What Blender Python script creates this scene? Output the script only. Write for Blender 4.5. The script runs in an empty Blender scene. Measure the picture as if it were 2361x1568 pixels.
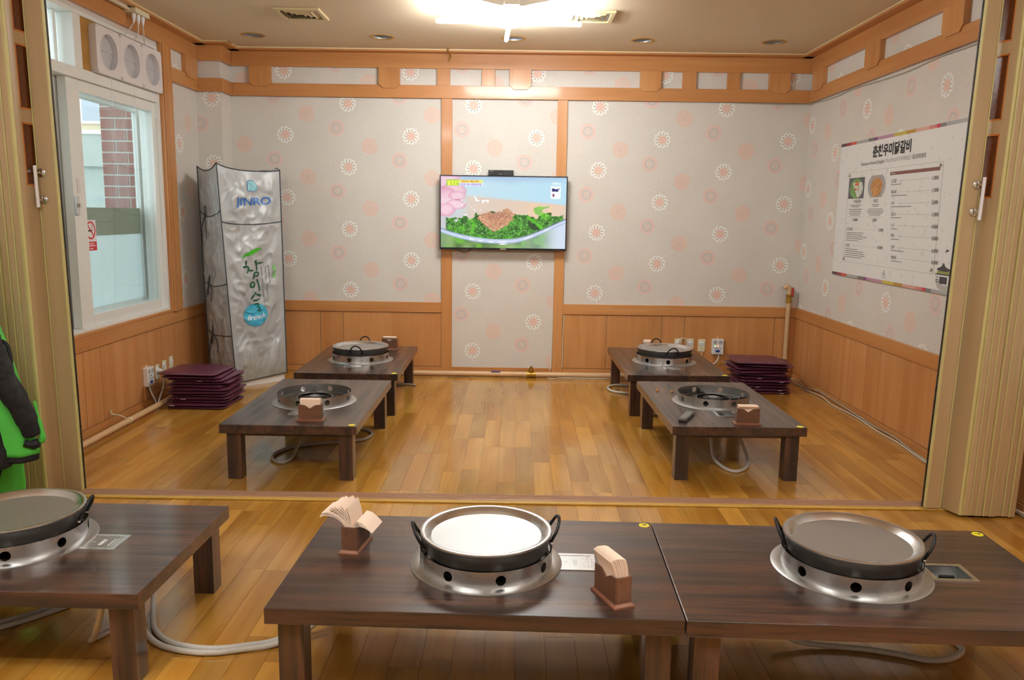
import bpy, bmesh, math, random
import numpy as np
from mathutils import Vector, Matrix, noise as mnoise

random.seed(7)
SC = bpy.context.scene
COL = SC.collection
PI = math.pi
R = math.radians

# ------------------------------------------------------------------ camera
FPX = 1859.16
cam_d = bpy.data.cameras.new('camera')
cam_d.sensor_width = 36.0
cam_d.lens = FPX / 2361.0 * 36.0
cam_d.clip_start = 0.05
cam = bpy.data.objects.new('camera', cam_d)
COL.objects.link(cam)
_p, _y, _r = R(8.8808), R(-0.1938), R(0.808)
_f = Vector((math.sin(_y) * math.cos(_p), math.cos(_y) * math.cos(_p), -math.sin(_p)))
_rt = _f.cross(Vector((0, 0, 1))).normalized()
_up = _rt.cross(_f)
_r2 = _rt * math.cos(_r) + _up * math.sin(_r)
_u2 = -_rt * math.sin(_r) + _up * math.cos(_r)
cam.matrix_world = Matrix(((_r2.x, _u2.x, -_f.x, 0), (_r2.y, _u2.y, -_f.y, 0), (_r2.z, _u2.z, -_f.z, 1.5253), (0, 0, 0, 1)))
SC.camera = cam

# ------------------------------------------------------------------ view and world
SC.view_settings.view_transform = 'Standard'
SC.view_settings.look = 'None'
SC.view_settings.exposure = 0.55
SC.cycles.max_bounces = 5
SC.cycles.diffuse_bounces = 3
SC.cycles.glossy_bounces = 3
SC.cycles.transmission_bounces = 4
SC.cycles.transparent_max_bounces = 8
SC.cycles.caustics_reflective = False
SC.cycles.caustics_refractive = False
SC.view_settings.gamma = 1.0
SC.view_settings.use_curve_mapping = False
TUBE = 92.0          # strength of the fluorescent tubes
world = bpy.data.worlds.new('world')
SC.world = world
world.use_nodes = True
_bg = world.node_tree.nodes['Background']
_bg.inputs[0].default_value = (0.86, 0.95, 1.0, 1)
_bg.inputs[1].default_value = 2.2
# ------------------------------------------------------------------ main dimensions (metres)
XL, XR, YB, YF = -2.881, 2.698, 7.696, -2.6
ZC = 2.985
ZW = 0.68                       # top of the wainscot
F0, F1, F2, F3 = 2.568, 2.683, 2.831, 2.962   # frieze boards
TH = 0.33                       # table height

# ------------------------------------------------------------------ helpers
def c(r, g, b):
    def l(v):
        v /= 255.0
        return v / 12.92 if v <= 0.04045 else ((v + 0.055) / 1.055) ** 2.4
    return (l(r), l(g), l(b), 1.0)


class MB:
    """collects geometry, then becomes one mesh object"""
    def __init__(self):
        self.v, self.f = [], []

    def add(self, vs, fs):
        n = len(self.v)
        self.v += [tuple(q) for q in vs]
        self.f += [tuple(i + n for i in f) for f in fs]
        return self

    def box(self, x0, x1, y0, y1, z0, z1):
        return self.add([(x0, y0, z0), (x1, y0, z0), (x1, y1, z0), (x0, y1, z0), (x0, y0, z1), (x1, y0, z1), (x1, y1, z1), (x0, y1, z1)],
                        [(0, 3, 2, 1), (4, 5, 6, 7), (0, 1, 5, 4), (1, 2, 6, 5), (2, 3, 7, 6), (3, 0, 4, 7)])

    def obox(self, a, b, t, z0, z1):
        """upright slab from plan point a to b, thickness t centred"""
        a, b = Vector((a[0], a[1])), Vector((b[0], b[1]))
        d = (b - a).normalized()
        n = Vector((-d.y, d.x)) * t / 2
        q = [a - n, b - n, b + n, a + n]
        return self.add([(p.x, p.y, z0) for p in q] + [(p.x, p.y, z1) for p in q],
                        [(0, 3, 2, 1), (4, 5, 6, 7), (0, 1, 5, 4), (1, 2, 6, 5), (2, 3, 7, 6), (3, 0, 4, 7)])

    def prism(self, pts, axis, a0, a1):
        """closed polygon in the plane normal to axis, extruded a0..a1. pts order: x->(y,z) y->(x,z) z->(x,y)"""
        n = len(pts)
        def m(p, a):
            return {'x': (a, p[0], p[1]), 'y': (p[0], a, p[1]), 'z': (p[0], p[1], a)}[axis]
        vs = [m(p, a0) for p in pts] + [m(p, a1) for p in pts]
        fs = [tuple(range(n)), tuple(range(2 * n - 1, n - 1, -1))]
        fs += [(i, (i + 1) % n, (i + 1) % n + n, i + n) for i in range(n)]
        return self.add(vs, fs)

    def lathe(self, prof, seg=48, cx=0, cy=0, cz=0, axis='z', closed=False):
        n = len(prof)
        vs = []
        for i in range(seg):
            a = 2 * PI * i / seg
            for r, z in prof:
                q = (r * math.cos(a), r * math.sin(a), z)
                if axis == 'y':
                    q = (q[0], q[2], q[1])
                elif axis == 'x':
                    q = (q[2], q[0], q[1])
                vs.append((q[0] + cx, q[1] + cy, q[2] + cz))
        fs = []
        for i in range(seg):
            j = (i + 1) % seg
            for k in range(n if closed else n - 1):
                k2 = (k + 1) % n
                fs.append((i * n + k, j * n + k, j * n + k2, i * n + k2))
        if not closed:
            if prof[0][0] > 1e-6:
                fs.append(tuple(i * n for i in range(seg))[::-1])
            if prof[-1][0] > 1e-6:
                fs.append(tuple(i * n + n - 1 for i in range(seg)))
        return self.add(vs, fs)

    def tube(self, pts, r, seg=8, smooth=4, closed=False):
        P = [Vector(p) for p in pts]
        if smooth and len(P) > 2:
            Q = []
            m = len(P)
            for i in range(m if closed else m - 1):
                p1, p2 = P[i], P[(i + 1) % m]
                p0 = P[i - 1] if (i > 0 or closed) else p1
                p3 = P[(i + 2) % m] if (i + 2 < m or closed) else p2
                for s in range(smooth):
                    t = s / smooth
                    Q.append(0.5 * ((2 * p1) + (p2 - p0) * t + (2 * p0 - 5 * p1 + 4 * p2 - p3) * t * t + (3 * p1 - p0 - 3 * p2 + p3) * t ** 3))
            if not closed:
                Q.append(P[-1])
            P = Q
        n = len(P)
        up = Vector((0, 0, 1))
        vs = []
        prev = None
        for i, p in enumerate(P):
            if closed:
                t = P[(i + 1) % n] - P[i - 1]
            else:
                t = P[min(i + 1, n - 1)] - P[max(i - 1, 0)]
            if t.length < 1e-9:
                t = Vector((0, 0, 1))
            t.normalize()
            if prev is None:
                a = up if abs(t.z) < 0.9 else Vector((1, 0, 0))
                e = t.cross(a).normalized()
            else:
                e = (prev - t * prev.dot(t))
                e = e.normalized() if e.length > 1e-6 else t.orthogonal().normalized()
            prev = e
            b = t.cross(e)
            rr = r[i * (len(r) - 1) // max(1, n - 1)] if isinstance(r, (list, tuple)) else r
            for k in range(seg):
                w = 2 * PI * k / seg
                vs.append(p + (e * math.cos(w) + b * math.sin(w)) * rr)
        fs = []
        for i in range(n if closed else n - 1):
            j = (i + 1) % n
            for k in range(seg):
                k2 = (k + 1) % seg
                fs.append((i * seg + k, i * seg + k2, j * seg + k2, j * seg + k))
        if not closed:
            fs.append(tuple(range(seg))[::-1])
            fs.append(tuple((n - 1) * seg + k for k in range(seg)))
        return self.add(vs, fs)

    def mesh(self, name, recalc=True):
        me = bpy.data.meshes.new(name)
        me.from_pydata(self.v, [], self.f)
        if recalc:
            bm = bmesh.new()
            bm.from_mesh(me)
            bmesh.ops.recalc_face_normals(bm, faces=bm.faces)
            bm.to_mesh(me)
            bm.free()
        me.update()
        return me

    def build(self, name, mat, parent=None, smooth=None, bevel=0, recalc=True, **kw):
        me = self.mesh(name, recalc)
        return link(name, me, mat, parent, smooth, bevel, **kw)


def tag(o, label=None, cat=None, group=None, kind=None):
    if label:
        o['label'] = label
    if cat:
        o['category'] = cat
    if group:
        o['group'] = group
    if kind:
        o['kind'] = kind
    return o


def link(name, me, mat, parent=None, smooth=None, bevel=0, label=None, cat=None, group=None, kind=None):
    o = bpy.data.objects.new(name, me)
    COL.objects.link(o)
    if mat is not None and len(me.materials) == 0:
        me.materials.append(mat)
    if parent is not None:
        o.parent = parent
    if smooth:
        me.shade_smooth()
        if smooth is not True:
            me.set_sharp_from_angle(angle=R(smooth))
    if bevel:
        m = o.modifiers.new('bevel', 'BEVEL')
        m.width = bevel
        m.segments = 2
        m.limit_method = 'ANGLE'
        m.angle_limit = R(40)
    return tag(o, label, cat, group, kind)


def empty(name, loc=(0, 0, 0), rz=0, label=None, cat=None, group=None, kind=None):
    o = bpy.data.objects.new(name, None)
    COL.objects.link(o)
    o.empty_display_size = 0.05
    o.location = loc
    o.rotation_euler = (0, 0, rz)
    return tag(o, label, cat, group, kind)


def copy_tree(o, parent=None):
    n = o.copy()
    COL.objects.link(n)
    n.parent = parent
    for ch in list(o.children):
        copy_tree(ch, n)
    return n


# ------------------------------------------------------------------ node helpers
class NT:
    def __init__(self, name):
        self.m = bpy.data.materials.new(name)
        self.m.use_nodes = True
        self.t = self.m.node_tree
        self.t.nodes.clear()
        self.out = self.t.nodes.new('ShaderNodeOutputMaterial')
        self.b = self.t.nodes.new('ShaderNodeBsdfPrincipled')
        self.t.links.new(self.b.outputs[0], self.out.inputs[0])

    def n(self, t, **k):
        x = self.t.nodes.new(t)
        for a, v in k.items():
            setattr(x, a, v)
        return x

    def set(self, sock, v):
        if hasattr(v, 'is_output') or isinstance(v, bpy.types.NodeSocket):
            self.t.links.new(v, sock)
        else:
            sock.default_value = v

    def math(self, op, a, b=0.0, d=None, clamp=False):
        x = self.n('ShaderNodeMath', operation=op)
        x.use_clamp = clamp
        self.set(x.inputs[0], a)
        self.set(x.inputs[1], b)
        if d is not None:
            self.set(x.inputs[2], d)
        return x.outputs[0]

    def mix(self, f, a, b, mode='MIX'):
        x = self.n('ShaderNodeMix', data_type='RGBA', blend_type=mode)
        self.set(x.inputs[0], f)
        self.set(x.inputs[6], a)
        self.set(x.inputs[7], b)
        return x.outputs[2]

    def noise(self, vec, scale, detail=4, rough=0.5, out=0):
        x = self.n('ShaderNodeTexNoise')
        self.set(x.inputs['Vector'], vec)
        x.inputs['Scale'].default_value = scale
        x.inputs['Detail'].default_value = detail
        x.inputs['Roughness'].default_value = rough
        return x.outputs[out]

    def mapping(self, vec, scale=(1, 1, 1), loc=(0, 0, 0)):
        x = self.n('ShaderNodeMapping')
        self.set(x.inputs[0], vec)
        self.set(x.inputs[1], loc)
        x.inputs[3].default_value = scale
        return x.outputs[0]

    def coord(self, kind='Object'):
        return self.n('ShaderNodeTexCoord').outputs[kind]

    def ramp(self, f, stops):
        x = self.n('ShaderNodeValToRGB')
        self.set(x.inputs[0], f)
        e = x.color_ramp.elements
        while len(e) > 1:
            e.remove(e[-1])
        e[0].position, e[0].color = stops[0]
        for p, col in stops[1:]:
            q = e.new(p)
            q.color = col
        return x.outputs[0]

    def mr(self, v, a, b, lo=0.0, hi=1.0, smooth=True):
        x = self.n('ShaderNodeMapRange', interpolation_type='SMOOTHSTEP' if smooth else 'LINEAR')
        self.set(x.inputs[0], v)
        for i, q in enumerate((a, b, lo, hi)):
            self.set(x.inputs[i + 1], q)
        return x.outputs[0]

    def bump(self, h, strength=0.2, dist=0.01):
        x = self.n('ShaderNodeBump')
        x.inputs['Strength'].default_value = strength
        x.inputs['Distance'].default_value = dist
        self.set(x.inputs['Height'], h)
        self.t.links.new(x.outputs[0], self.b.inputs['Normal'])

    def fin(self, color=None, rough=None, metal=None, spec=None, coat=None, trans=None, ior=None, emis=None, estr=None):
        for nm, v in (('Base Color', color), ('Roughness', rough), ('Metallic', metal), ('Specular IOR Level', spec), ('Coat Weight', coat), ('Coat Roughness', None if coat is None else 0.1),
                      ('Transmission Weight', trans), ('IOR', ior), ('Emission Color', emis), ('Emission Strength', estr)):
            if v is not None:
                self.set(self.b.inputs[nm], v)
        return self.m


def plain(name, col, rough=0.5, metal=0.0, var=0.06, scale=18.0, **k):
    """one colour with slight cloudy wear"""
    t = NT(name)
    n = t.noise(t.coord(), scale, 1, 0.6)
    dark = tuple(v * (1 - var) for v in col[:3]) + (1,)
    lite = tuple(min(1, v * (1 + var)) for v in col[:3]) + (1,)
    colr = t.mix(n, dark, lite)
    q = 0.03 if metal > 0.5 else 0.15
    rg = t.mr(n, 0.3, 0.7, max(0.02, rough * (1 - q)), min(1, rough * (1 + q)))
    return t.fin(color=colr, rough=rg, metal=metal, **k)


def wood(name, ca, cb, cd, axis='x', rough=0.35, fine=55.0, coat=0.0, bump=0.05, broad=2.5, world=False, rnd=0.25, streak=0.5):
    t = NT(name)
    if world:
        vec = t.n('ShaderNodeNewGeometry').outputs['Position']
    else:
        vec = t.coord()
    rv = t.n('ShaderNodeObjectInfo').outputs['Random']
    off = t.n('ShaderNodeCombineXYZ')
    for i, k in enumerate((37.0, 53.0, 71.0)):
        t.set(off.inputs[i], t.math('MULTIPLY', rv, k))
    st = {'x': (0.06, 1, 1), 'y': (1, 0.06, 1), 'z': (1, 1, 0.06)}[axis]
    v2 = t.mapping(vec, st, off.outputs[0])
    g1 = t.noise(v2, fine, 2, 0.6)
    g2 = t.noise(v2, fine * 0.22, 2, 0.6)
    g3 = t.noise(t.mapping(vec, tuple(q ** 0.5 for q in st), off.outputs[0]), broad, 1, 0.5)
    base = t.mix(t.mr(g2, 0.34, 0.66), ca, cb)
    base = t.mix(t.math('MULTIPLY', t.mr(g1, 0.5, 0.74), streak), base, cd)
    base = t.mix(t.math('MULTIPLY', t.mr(g3, 0.35, 0.7), 0.35), base, cd)
    hv = t.n('ShaderNodeHueSaturation')
    t.set(hv.inputs['Color'], base)
    t.set(hv.inputs['Value'], t.math('MULTIPLY_ADD', rv, rnd, 1 - rnd / 2))
    if bump:
        t.bump(g1, bump, 0.004)
    return t.fin(color=hv.outputs[0], rough=t.mr(g2, 0.2, 0.8, rough * 0.8, rough * 1.2), coat=coat)


def wallpaper(name, ax, h0, z0):
    """grey-beige paper printed with three flower medallions on a half-drop repeat"""
    t = NT(name)
    pos = t.n('ShaderNodeNewGeometry').outputs['Position']
    s = t.n('ShaderNodeSeparateXYZ')
    t.set(s.inputs[0], pos)
    H = s.outputs[{'x': 0, 'y': 1}[ax]]
    Z = s.outputs[2]
    PX, PZ = 0.584, 0.575

    def cell(dx, dz):
        u = t.math('DIVIDE', t.math('SUBTRACT', H, h0 + dx), PX)
        i = t.math('ROUND', u)
        du = t.math('MULTIPLY', t.math('SUBTRACT', u, i), PX)
        v = t.math('ADD', t.math('DIVIDE', t.math('SUBTRACT', Z, z0 + dz), PZ), t.math('MULTIPLY', i, 0.5))
        dv = t.math('MULTIPLY', t.math('SUBTRACT', v, t.math('ROUND', v)), PZ)
        r = t.math('SQRT', t.math('ADD', t.math('MULTIPLY', du, du), t.math('MULTIPLY', dv, dv)))
        a = t.math('ARCTAN2', dv, du)
        return r, a

    fine = t.noise(pos, 60, 2, 0.7)
    cloud = t.noise(pos, 3.0, 1, 0.5)
    base = t.mix(cloud, c(213, 206, 196), c(224, 218, 210))
    # faint scrolls: thin lines of a warped field
    sc = t.noise(pos, 5.5, 0, 0.5)
    line = t.math('ABSOLUTE', t.math('SUBTRACT', t.math('FRACT', t.math('MULTIPLY', sc, 7.0)), 0.5))
    base = t.mix(t.math('MULTIPLY', t.mr(line, 0.0, 0.06, 1.0, 0.0), 0.22), base, c(236, 231, 220))
    base = t.mix(t.math('MULTIPLY', t.mr(fine, 0.45, 0.75), 0.15), base, c(186, 178, 166))
    pink, orange, grey, white = c(236, 190, 178), c(236, 188, 166), c(178, 174, 178), c(246, 245, 236)
    # solid rosette
    r, a = cell(0, 0)
    edge = t.math('MULTIPLY_ADD', t.math('COSINE', t.math('MULTIPLY', a, 22.0)), 0.0022, 0.076)
    f = t.math('LESS_THAN', r, edge)
    star = t.math('MULTIPLY_ADD', t.math('COSINE', t.math('MULTIPLY', a, 8.0)), 0.008, 0.040)
    inner = t.math('MULTIPLY', t.mr(t.math('ABSOLUTE', t.math('SUBTRACT', r, star)), 0.0, 0.007, 1.0, 0.0), t.mr(fine, 0.4, 0.6))
    rc = t.mix(t.math('MULTIPLY', inner, 0.6), orange, c(232, 205, 188))
    rc = t.mix(t.math('MULTIPLY', t.mr(r, 0.0, 0.03, 1.0, 0.0), 0.35), rc, grey)
    base = t.mix(t.math('MULTIPLY', f, 0.44), base, rc)
    # ring with grey eye
    r, a = cell(0.277, -0.128)
    f = t.math('MULTIPLY', t.math('LESS_THAN', r, 0.074), 0.5)
    zig = t.math('MULTIPLY_ADD', t.math('COSINE', t.math('MULTIPLY', a, 14.0)), 0.003, 0.046)
    rc = t.mix(t.math('LESS_THAN', r, zig), pink, grey)
    rc = t.mix(t.math('LESS_THAN', r, t.math('SUBTRACT', zig, 0.012)), rc, c(218, 198, 186))
    rc = t.mix(t.math('MULTIPLY', t.math('LESS_THAN', r, 0.012), 0.5), rc, pink)
    base = t.mix(f, base, rc)
    # white daisy with comma strokes
    r, a = cell(0.385, 0.095)
    pet = t.math('MULTIPLY_ADD', t.math('ABSOLUTE', t.math('SINE', t.math('MULTIPLY', a, 5.5))), 0.014, 0.066)
    f = t.math('LESS_THAN', r, pet)
    sw = t.math('SINE', t.math('ADD', t.math('MULTIPLY', a, 11.0), t.math('MULTIPLY', r, 95.0)))
    stroke = t.math('MULTIPLY', t.math('GREATER_THAN', sw, 0.5), t.math('MULTIPLY', t.math('GREATER_THAN', r, 0.042), t.math('LESS_THAN', r, 0.062)))
    rc = t.mix(stroke, white, c(166, 164, 166))
    rc = t.mix(t.math('LESS_THAN', r, 0.040), rc, c(234, 192, 174))
    ray = t.math('MULTIPLY', t.math('GREATER_THAN', t.math('COSINE', t.math('MULTIPLY', a, 10.0)), 0.8), t.math('LESS_THAN', r, 0.032))
    rc = t.mix(t.math('MULTIPLY', ray, 0.6), rc, c(233, 205, 190))
    base = t.mix(t.math('MULTIPLY', f, 0.76), base, rc)
    t.bump(fine, 0.12, 0.002)
    return t.fin(color=base, rough=0.62, spec=0.35)


def emis(name, col, s):
    t = NT(name)
    e = t.n('ShaderNodeEmission')
    e.inputs[0].default_value = col
    e.inputs[1].default_value = s
    t.t.links.new(e.outputs[0], t.out.inputs[0])
    return t.m


def vcol(name, rough=0.4, emit=0.0, spec=0.5):
    t = NT(name)
    a = t.n('ShaderNodeVertexColor')
    a.layer_name = 'print'
    if emit:
        return t.fin(color=(0.01, 0.01, 0.01, 1), rough=rough, emis=a.outputs[0], estr=emit, spec=spec)
    return t.fin(color=a.outputs[0], rough=rough, spec=spec)


# ------------------------------------------------------------------ materials
M = {}
T1, T2, T3 = c(208, 149, 90), c(198, 135, 76), c(170, 104, 52)
for ax in 'xyz':
    M['trim_' + ax] = wood('cherry_trim_' + ax, T1, T2, T3, ax, 0.36, 38, 0.15, 0.03, 1.6, True, 0.05, 0.3)
    M['panel_' + ax] = wood('cherry_panel_' + ax, c(211, 153, 96), c(202, 140, 83), c(176, 111, 58), ax, 0.34, 46, 0.15, 0.03, 2.0, True, 0.06, 0.3)
    M['walnut_' + ax] = wood('walnut_' + ax, c(88, 58, 44), c(46, 34, 30), c(27, 22, 22), ax, 0.32, 70, 0.45, 0.02, 4.0, False, 0.06, 0.9)
M['floor'] = wood('honey_floor', c(202, 150, 66), c(184, 127, 46), c(134, 84, 28), 'y', 0.2, 40, 0.5, 0.0, 5.0, True, 0.36, 0.22)
M['joint'] = plain('floor_underlay', c(178, 121, 46), 0.6)
M['ceil'] = plain('ceiling_paper', c(226, 206, 176), 0.8, var=0.03, scale=60)
M['cream_edge'] = plain('cream_edging', c(228, 205, 160), 0.5)
M['paper_x'] = wallpaper('wallpaper_back', 'x', -1.962, 2.419)
M['paper_y'] = wallpaper('wallpaper_side', 'y', 6.06, 2.27)
M['white_pvc'] = plain('white_pvc', c(238, 239, 234), 0.35, var=0.03, scale=9)
M['grey_pvc'] = M['white_pvc']
M['ply'] = wood('aged_plywood', c(196, 148, 66), c(182, 132, 54), c(150, 100, 40), 'y', 0.5, 30, 0, 0.03, 2.0, True, 0.0, 0.3)
M['fan_white'] = plain('fan_plastic', c(232, 226, 226), 0.4, var=0.02)
M['fan_grey'] = plain('fan_shutter', c(196, 196, 200), 0.45, var=0.04)
M['steel'] = plain('stainless', c(216, 217, 218), 0.27, 1.0, 0.02, 9)
M['lid_plate'] = plain('brushed_lid_plate', c(190, 190, 188), 0.48, 1.0, 0.04, 30)
M['steel_rough'] = plain('brushed_stainless', c(188, 188, 186), 0.38, 1.0, 0.04, 22)
M['chrome'] = plain('chrome', c(222, 222, 222), 0.12, 1.0, 0.02)
M['iron'] = plain('pan_iron', c(88, 86, 85), 0.36, 0.25, 0.15, 14)
M['black_iron'] = plain('black_iron', c(24, 23, 23), 0.45, 0.3, 0.2)
M['soot'] = plain('burner_inside', c(74, 66, 54), 0.35, 0.8, 0.3, 12)
M['duct'] = plain('galvanised_duct', c(170, 168, 162), 0.5, 0.3)
M['yellow'] = plain('sticker_yellow', c(240, 222, 40), 0.4)
M['ink'] = plain('black_ink', c(26, 26, 28), 0.5)
M['greyink'] = plain('grey_ink', c(108, 106, 104), 0.5)
M['palegrey'] = plain('pale_grey_ink', c(176, 176, 174), 0.5)
M['holder'] = wood('napkin_holder_wood', c(124, 84, 60), c(106, 70, 50), c(70, 44, 32), 'x', 0.38, 42, 0.2, 0.05, 6, False, 0.1, 0.6)
M['holder_base'] = plain('holder_plinth_wood', c(132, 84, 62), 0.35, var=0.12, scale=40)
M['napkin'] = plain('napkin_paper', c(250, 224, 202), 0.85, var=0.02, scale=30)
M['cushion'] = plain('plum_vinyl', c(94, 44, 66), 0.32, var=0.1, scale=60)
M['cushion_edge'] = M['cushion']
M['tag_white'] = plain('white_tag', c(238, 236, 238), 0.6)
M['hose'] = plain('grey_hose', c(196, 190, 180), 0.5, var=0.12, scale=120)
M['hose_dark'] = plain('taupe_hose', c(150, 138, 124), 0.5, var=0.12, scale=120)
M['pipe'] = plain('beige_pipe', c(214, 178, 136), 0.4, var=0.05)
M['brass'] = plain('brass', c(178, 140, 62), 0.35, 0.9, 0.1)
M['redplastic'] = plain('red_plastic', c(186, 48, 36), 0.4)
M['ivory'] = plain('ivory_plastic', c(226, 216, 184), 0.4, var=0.03)
M['whiteplastic'] = plain('white_plastic', c(236, 234, 232), 0.35, var=0.02)
M['blue'] = plain('blue_mark', c(46, 66, 150), 0.5)
M['cable'] = plain('white_cable', c(226, 220, 208), 0.5)
M['cable_grey'] = plain('grey_cable', c(176, 170, 156), 0.5)
M['black'] = plain('black_plastic', c(22, 22, 24), 0.3, var=0.1)
M['door'] = wood('accordion_laminate', c(190, 163, 124), c(182, 154, 113), c(170, 140, 98), 'z', 0.42, 40, 0, 0.02, 1.5, True, 0.04, 0.2)
M['hinge'] = plain('hinge_vinyl', c(198, 184, 122), 0.45, var=0.06)
M['opening'] = plain('opening_edge', c(196, 112, 40), 0.4)
M['poster'] = plain('poster_board', c(232, 232, 230), 0.32, var=0.01)
M['green_cloth'] = plain('green_cloth', c(78, 184, 62), 0.75, var=0.1, scale=25)
M['green_in'] = plain('dark_green_cloth', c(50, 140, 60), 0.8, var=0.1, scale=25)
M['black_cloth'] = plain('black_cloth', c(20, 19, 20), 0.8, var=0.15, scale=30)
M['gold_ring'] = plain('gold_trim_ring', c(206, 164, 72), 0.35, 0.7)
M['can'] = plain('downlight_reflector', c(176, 182, 192), 0.4, 0.2)
M['vent'] = plain('vent_enamel', c(216, 196, 150), 0.45)
M['tube'] = emis('fluorescent_tube', (0.95, 0.985, 1.0, 1), TUBE)
M['base_white'] = plain('fixture_white', c(236, 234, 226), 0.4)
M['fix_grey'] = plain('fixture_end_cap', c(120, 116, 118), 0.4)
M['print_matte'] = vcol('printed_picture', 0.35)
M['screen'] = vcol('tv_screen', 0.13, 0.7, 0.5)
M['brick'] = plain('red_brick', c(140, 92, 84), 0.85, var=0.16, scale=16)
M['mortar'] = plain('mortar', c(202, 204, 196), 0.9)
M['concrete'] = plain('concrete', c(176, 182, 176), 0.9, var=0.12, scale=5)
M['stucco'] = plain('cream_stucco', c(222, 206, 172), 0.9)
M['sill_pink'] = wood('threshold_vinyl', c(176, 134, 106), c(162, 120, 94), c(190, 152, 124), 'x', 0.35, 60, 0.1, 0.03, 4, True, 0.03, 0.4)
M['sill_yellow'] = plain('threshold_edge', c(200, 160, 72), 0.4, var=0.15, scale=30)
M['nosmoke_red'] = plain('sign_red', c(212, 58, 62), 0.4)
M['red_led'] = emis('red_led', (1, 0.12, 0.08, 1), 4)
M['green_led'] = emis('green_led', (0.3, 1, 0.2, 1), 3)
M['crumb'] = plain('orange_crumb', c(206, 120, 36), 0.6)


def glass_mat(name, col, rough=0.02, alpha=0.2):
    t = NT(name)
    tr = t.n('ShaderNodeBsdfTransparent')
    tr.inputs[0].default_value = col
    gl = t.n('ShaderNodeBsdfGlossy')
    gl.inputs['Roughness'].default_value = rough
    mx = t.n('ShaderNodeMixShader')
    lw = t.n('ShaderNodeLayerWeight')
    lw.inputs[0].default_value = 0.5
    t.set(mx.inputs[0], t.math('MULTIPLY_ADD', t.math('POWER', lw.outputs['Facing'], 5.0), 0.9, 0.04))
    t.t.links.new(tr.outputs[0], mx.inputs[1])
    t.t.links.new(gl.outputs[0], mx.inputs[2])
    t.t.links.new(mx.outputs[0], t.out.inputs[0])
    return t.m


def film_mat(name, col, trans):
    """milky window film: part see-through, part diffuse both ways"""
    t = NT(name)
    n = t.noise(t.coord(), 6, 3)
    d = t.n('ShaderNodeBsdfDiffuse')
    t.set(d.inputs[0], t.mix(n, tuple(v * 0.9 for v in col[:3]) + (1,), col))
    tl = t.n('ShaderNodeBsdfTranslucent')
    t.set(tl.inputs[0], col)
    a = t.n('ShaderNodeMixShader')
    a.inputs[0].default_value = 0.55
    t.t.links.new(d.outputs[0], a.inputs[1])
    t.t.links.new(tl.outputs[0], a.inputs[2])
    tr = t.n('ShaderNodeBsdfTransparent')
    b = t.n('ShaderNodeMixShader')
    b.inputs[0].default_value = trans
    t.t.links.new(a.outputs[0], b.inputs[1])
    t.t.links.new(tr.outputs[0], b.inputs[2])
    t.t.links.new(b.outputs[0], t.out.inputs[0])
    return t.m


M['glass'] = glass_mat('window_glass', (0.94, 0.97, 0.97, 1))
M['glass_out'] = glass_mat('outer_window_glass', (0.92, 0.95, 0.95, 1))
M['frost'] = film_mat('frosted_film', c(222, 231, 230), 0.06)
M['band'] = film_mat('olive_film_band', c(158, 160, 140), 0.10)
M['brownpane'] = plain('brown_translucent_pane', c(98, 50, 20), 0.22, var=0.35, scale=60)


# ================================================================== THE SETTING
# ---- floor with planks
fm = MB().box(XL, XR, YF, YB, -0.12, -0.0035)
floor = fm.build('floor', M['joint'], kind='structure', label='honey coloured wood plank floor of the dining room', cat='floor')
PW, PL = (XR - XL) / 52.0, 0.70
pm = MB().box(-PW / 2 + 0.0006, PW / 2 - 0.0006, -PL / 2 + 0.0007, PL / 2 - 0.0007, -0.0035, 0.0)
pmesh = pm.mesh('plank')
pmesh.materials.append(M['floor'])
cells = []
for i in range(52):
    x = XL + (i + 0.5) * PW
    y = 2.05 - random.choice((0.0, 0.17, 0.35, 0.52)) - random.uniform(0, 0.06)
    while y < YB - 0.02:
        a, b = y, min(y + PL, YB)
        y += PL
        if b < 2.12:
            continue
        cells.append((x, a, b))
cells.sort(key=lambda q: q[2] + 0.15 * abs(q[0]))
far = MB()
for k, (x, a, b) in enumerate(cells):
    if k < 300:
        o = bpy.data.objects.new('plank', pmesh)
        COL.objects.link(o)
        o.parent = floor
        o.location = (x, (a + b) / 2, 0)
        if b - a < PL - 1e-3:
            o.scale = (1, (b - a) / PL, 1)
    else:
        far.box(x - PW / 2 + 0.0006, x + PW / 2 - 0.0006, a + 0.0007, b - 0.0007, -0.0035, 0.0)
if far.v:
    far.build('far_planks', M['floor'], floor, kind='stuff')
# plank strip behind the first visible row, joined because the photograph never shows it
nb = MB()
first = {}
for x, a, b in cells:
    first[x] = min(first.get(x, 99), a)
for x, a in first.items():
    nb.box(x - PW / 2 + 0.0006, x + PW / 2 - 0.0006, YF, a - 0.0007, -0.0035, 0.0)
nb.build('entrance_planks', M['floor'], floor, kind='stuff')

# ---- threshold across the opening
th = MB().box(XL + 0.4, XR - 0.36, 4.13, 4.215, 0.0, 0.014).build('trim_1', M['sill_pink'], kind='structure', bevel=0.004,
      label='low pinkish floor threshold running between the two accordion doors', cat='threshold')
for k in range(4):
    MB().box(XL + 0.4, XR - 0.36, 4.142 + 0.018 * k, 4.149 + 0.018 * k, 0.014, 0.0165).build('rib', M['sill_pink'], th)
MB().box(XL + 0.4, XR - 0.36, 4.10, 4.13, 0.0, 0.011).build('edge_strip', M['sill_yellow'], th, bevel=0.004)

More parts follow.
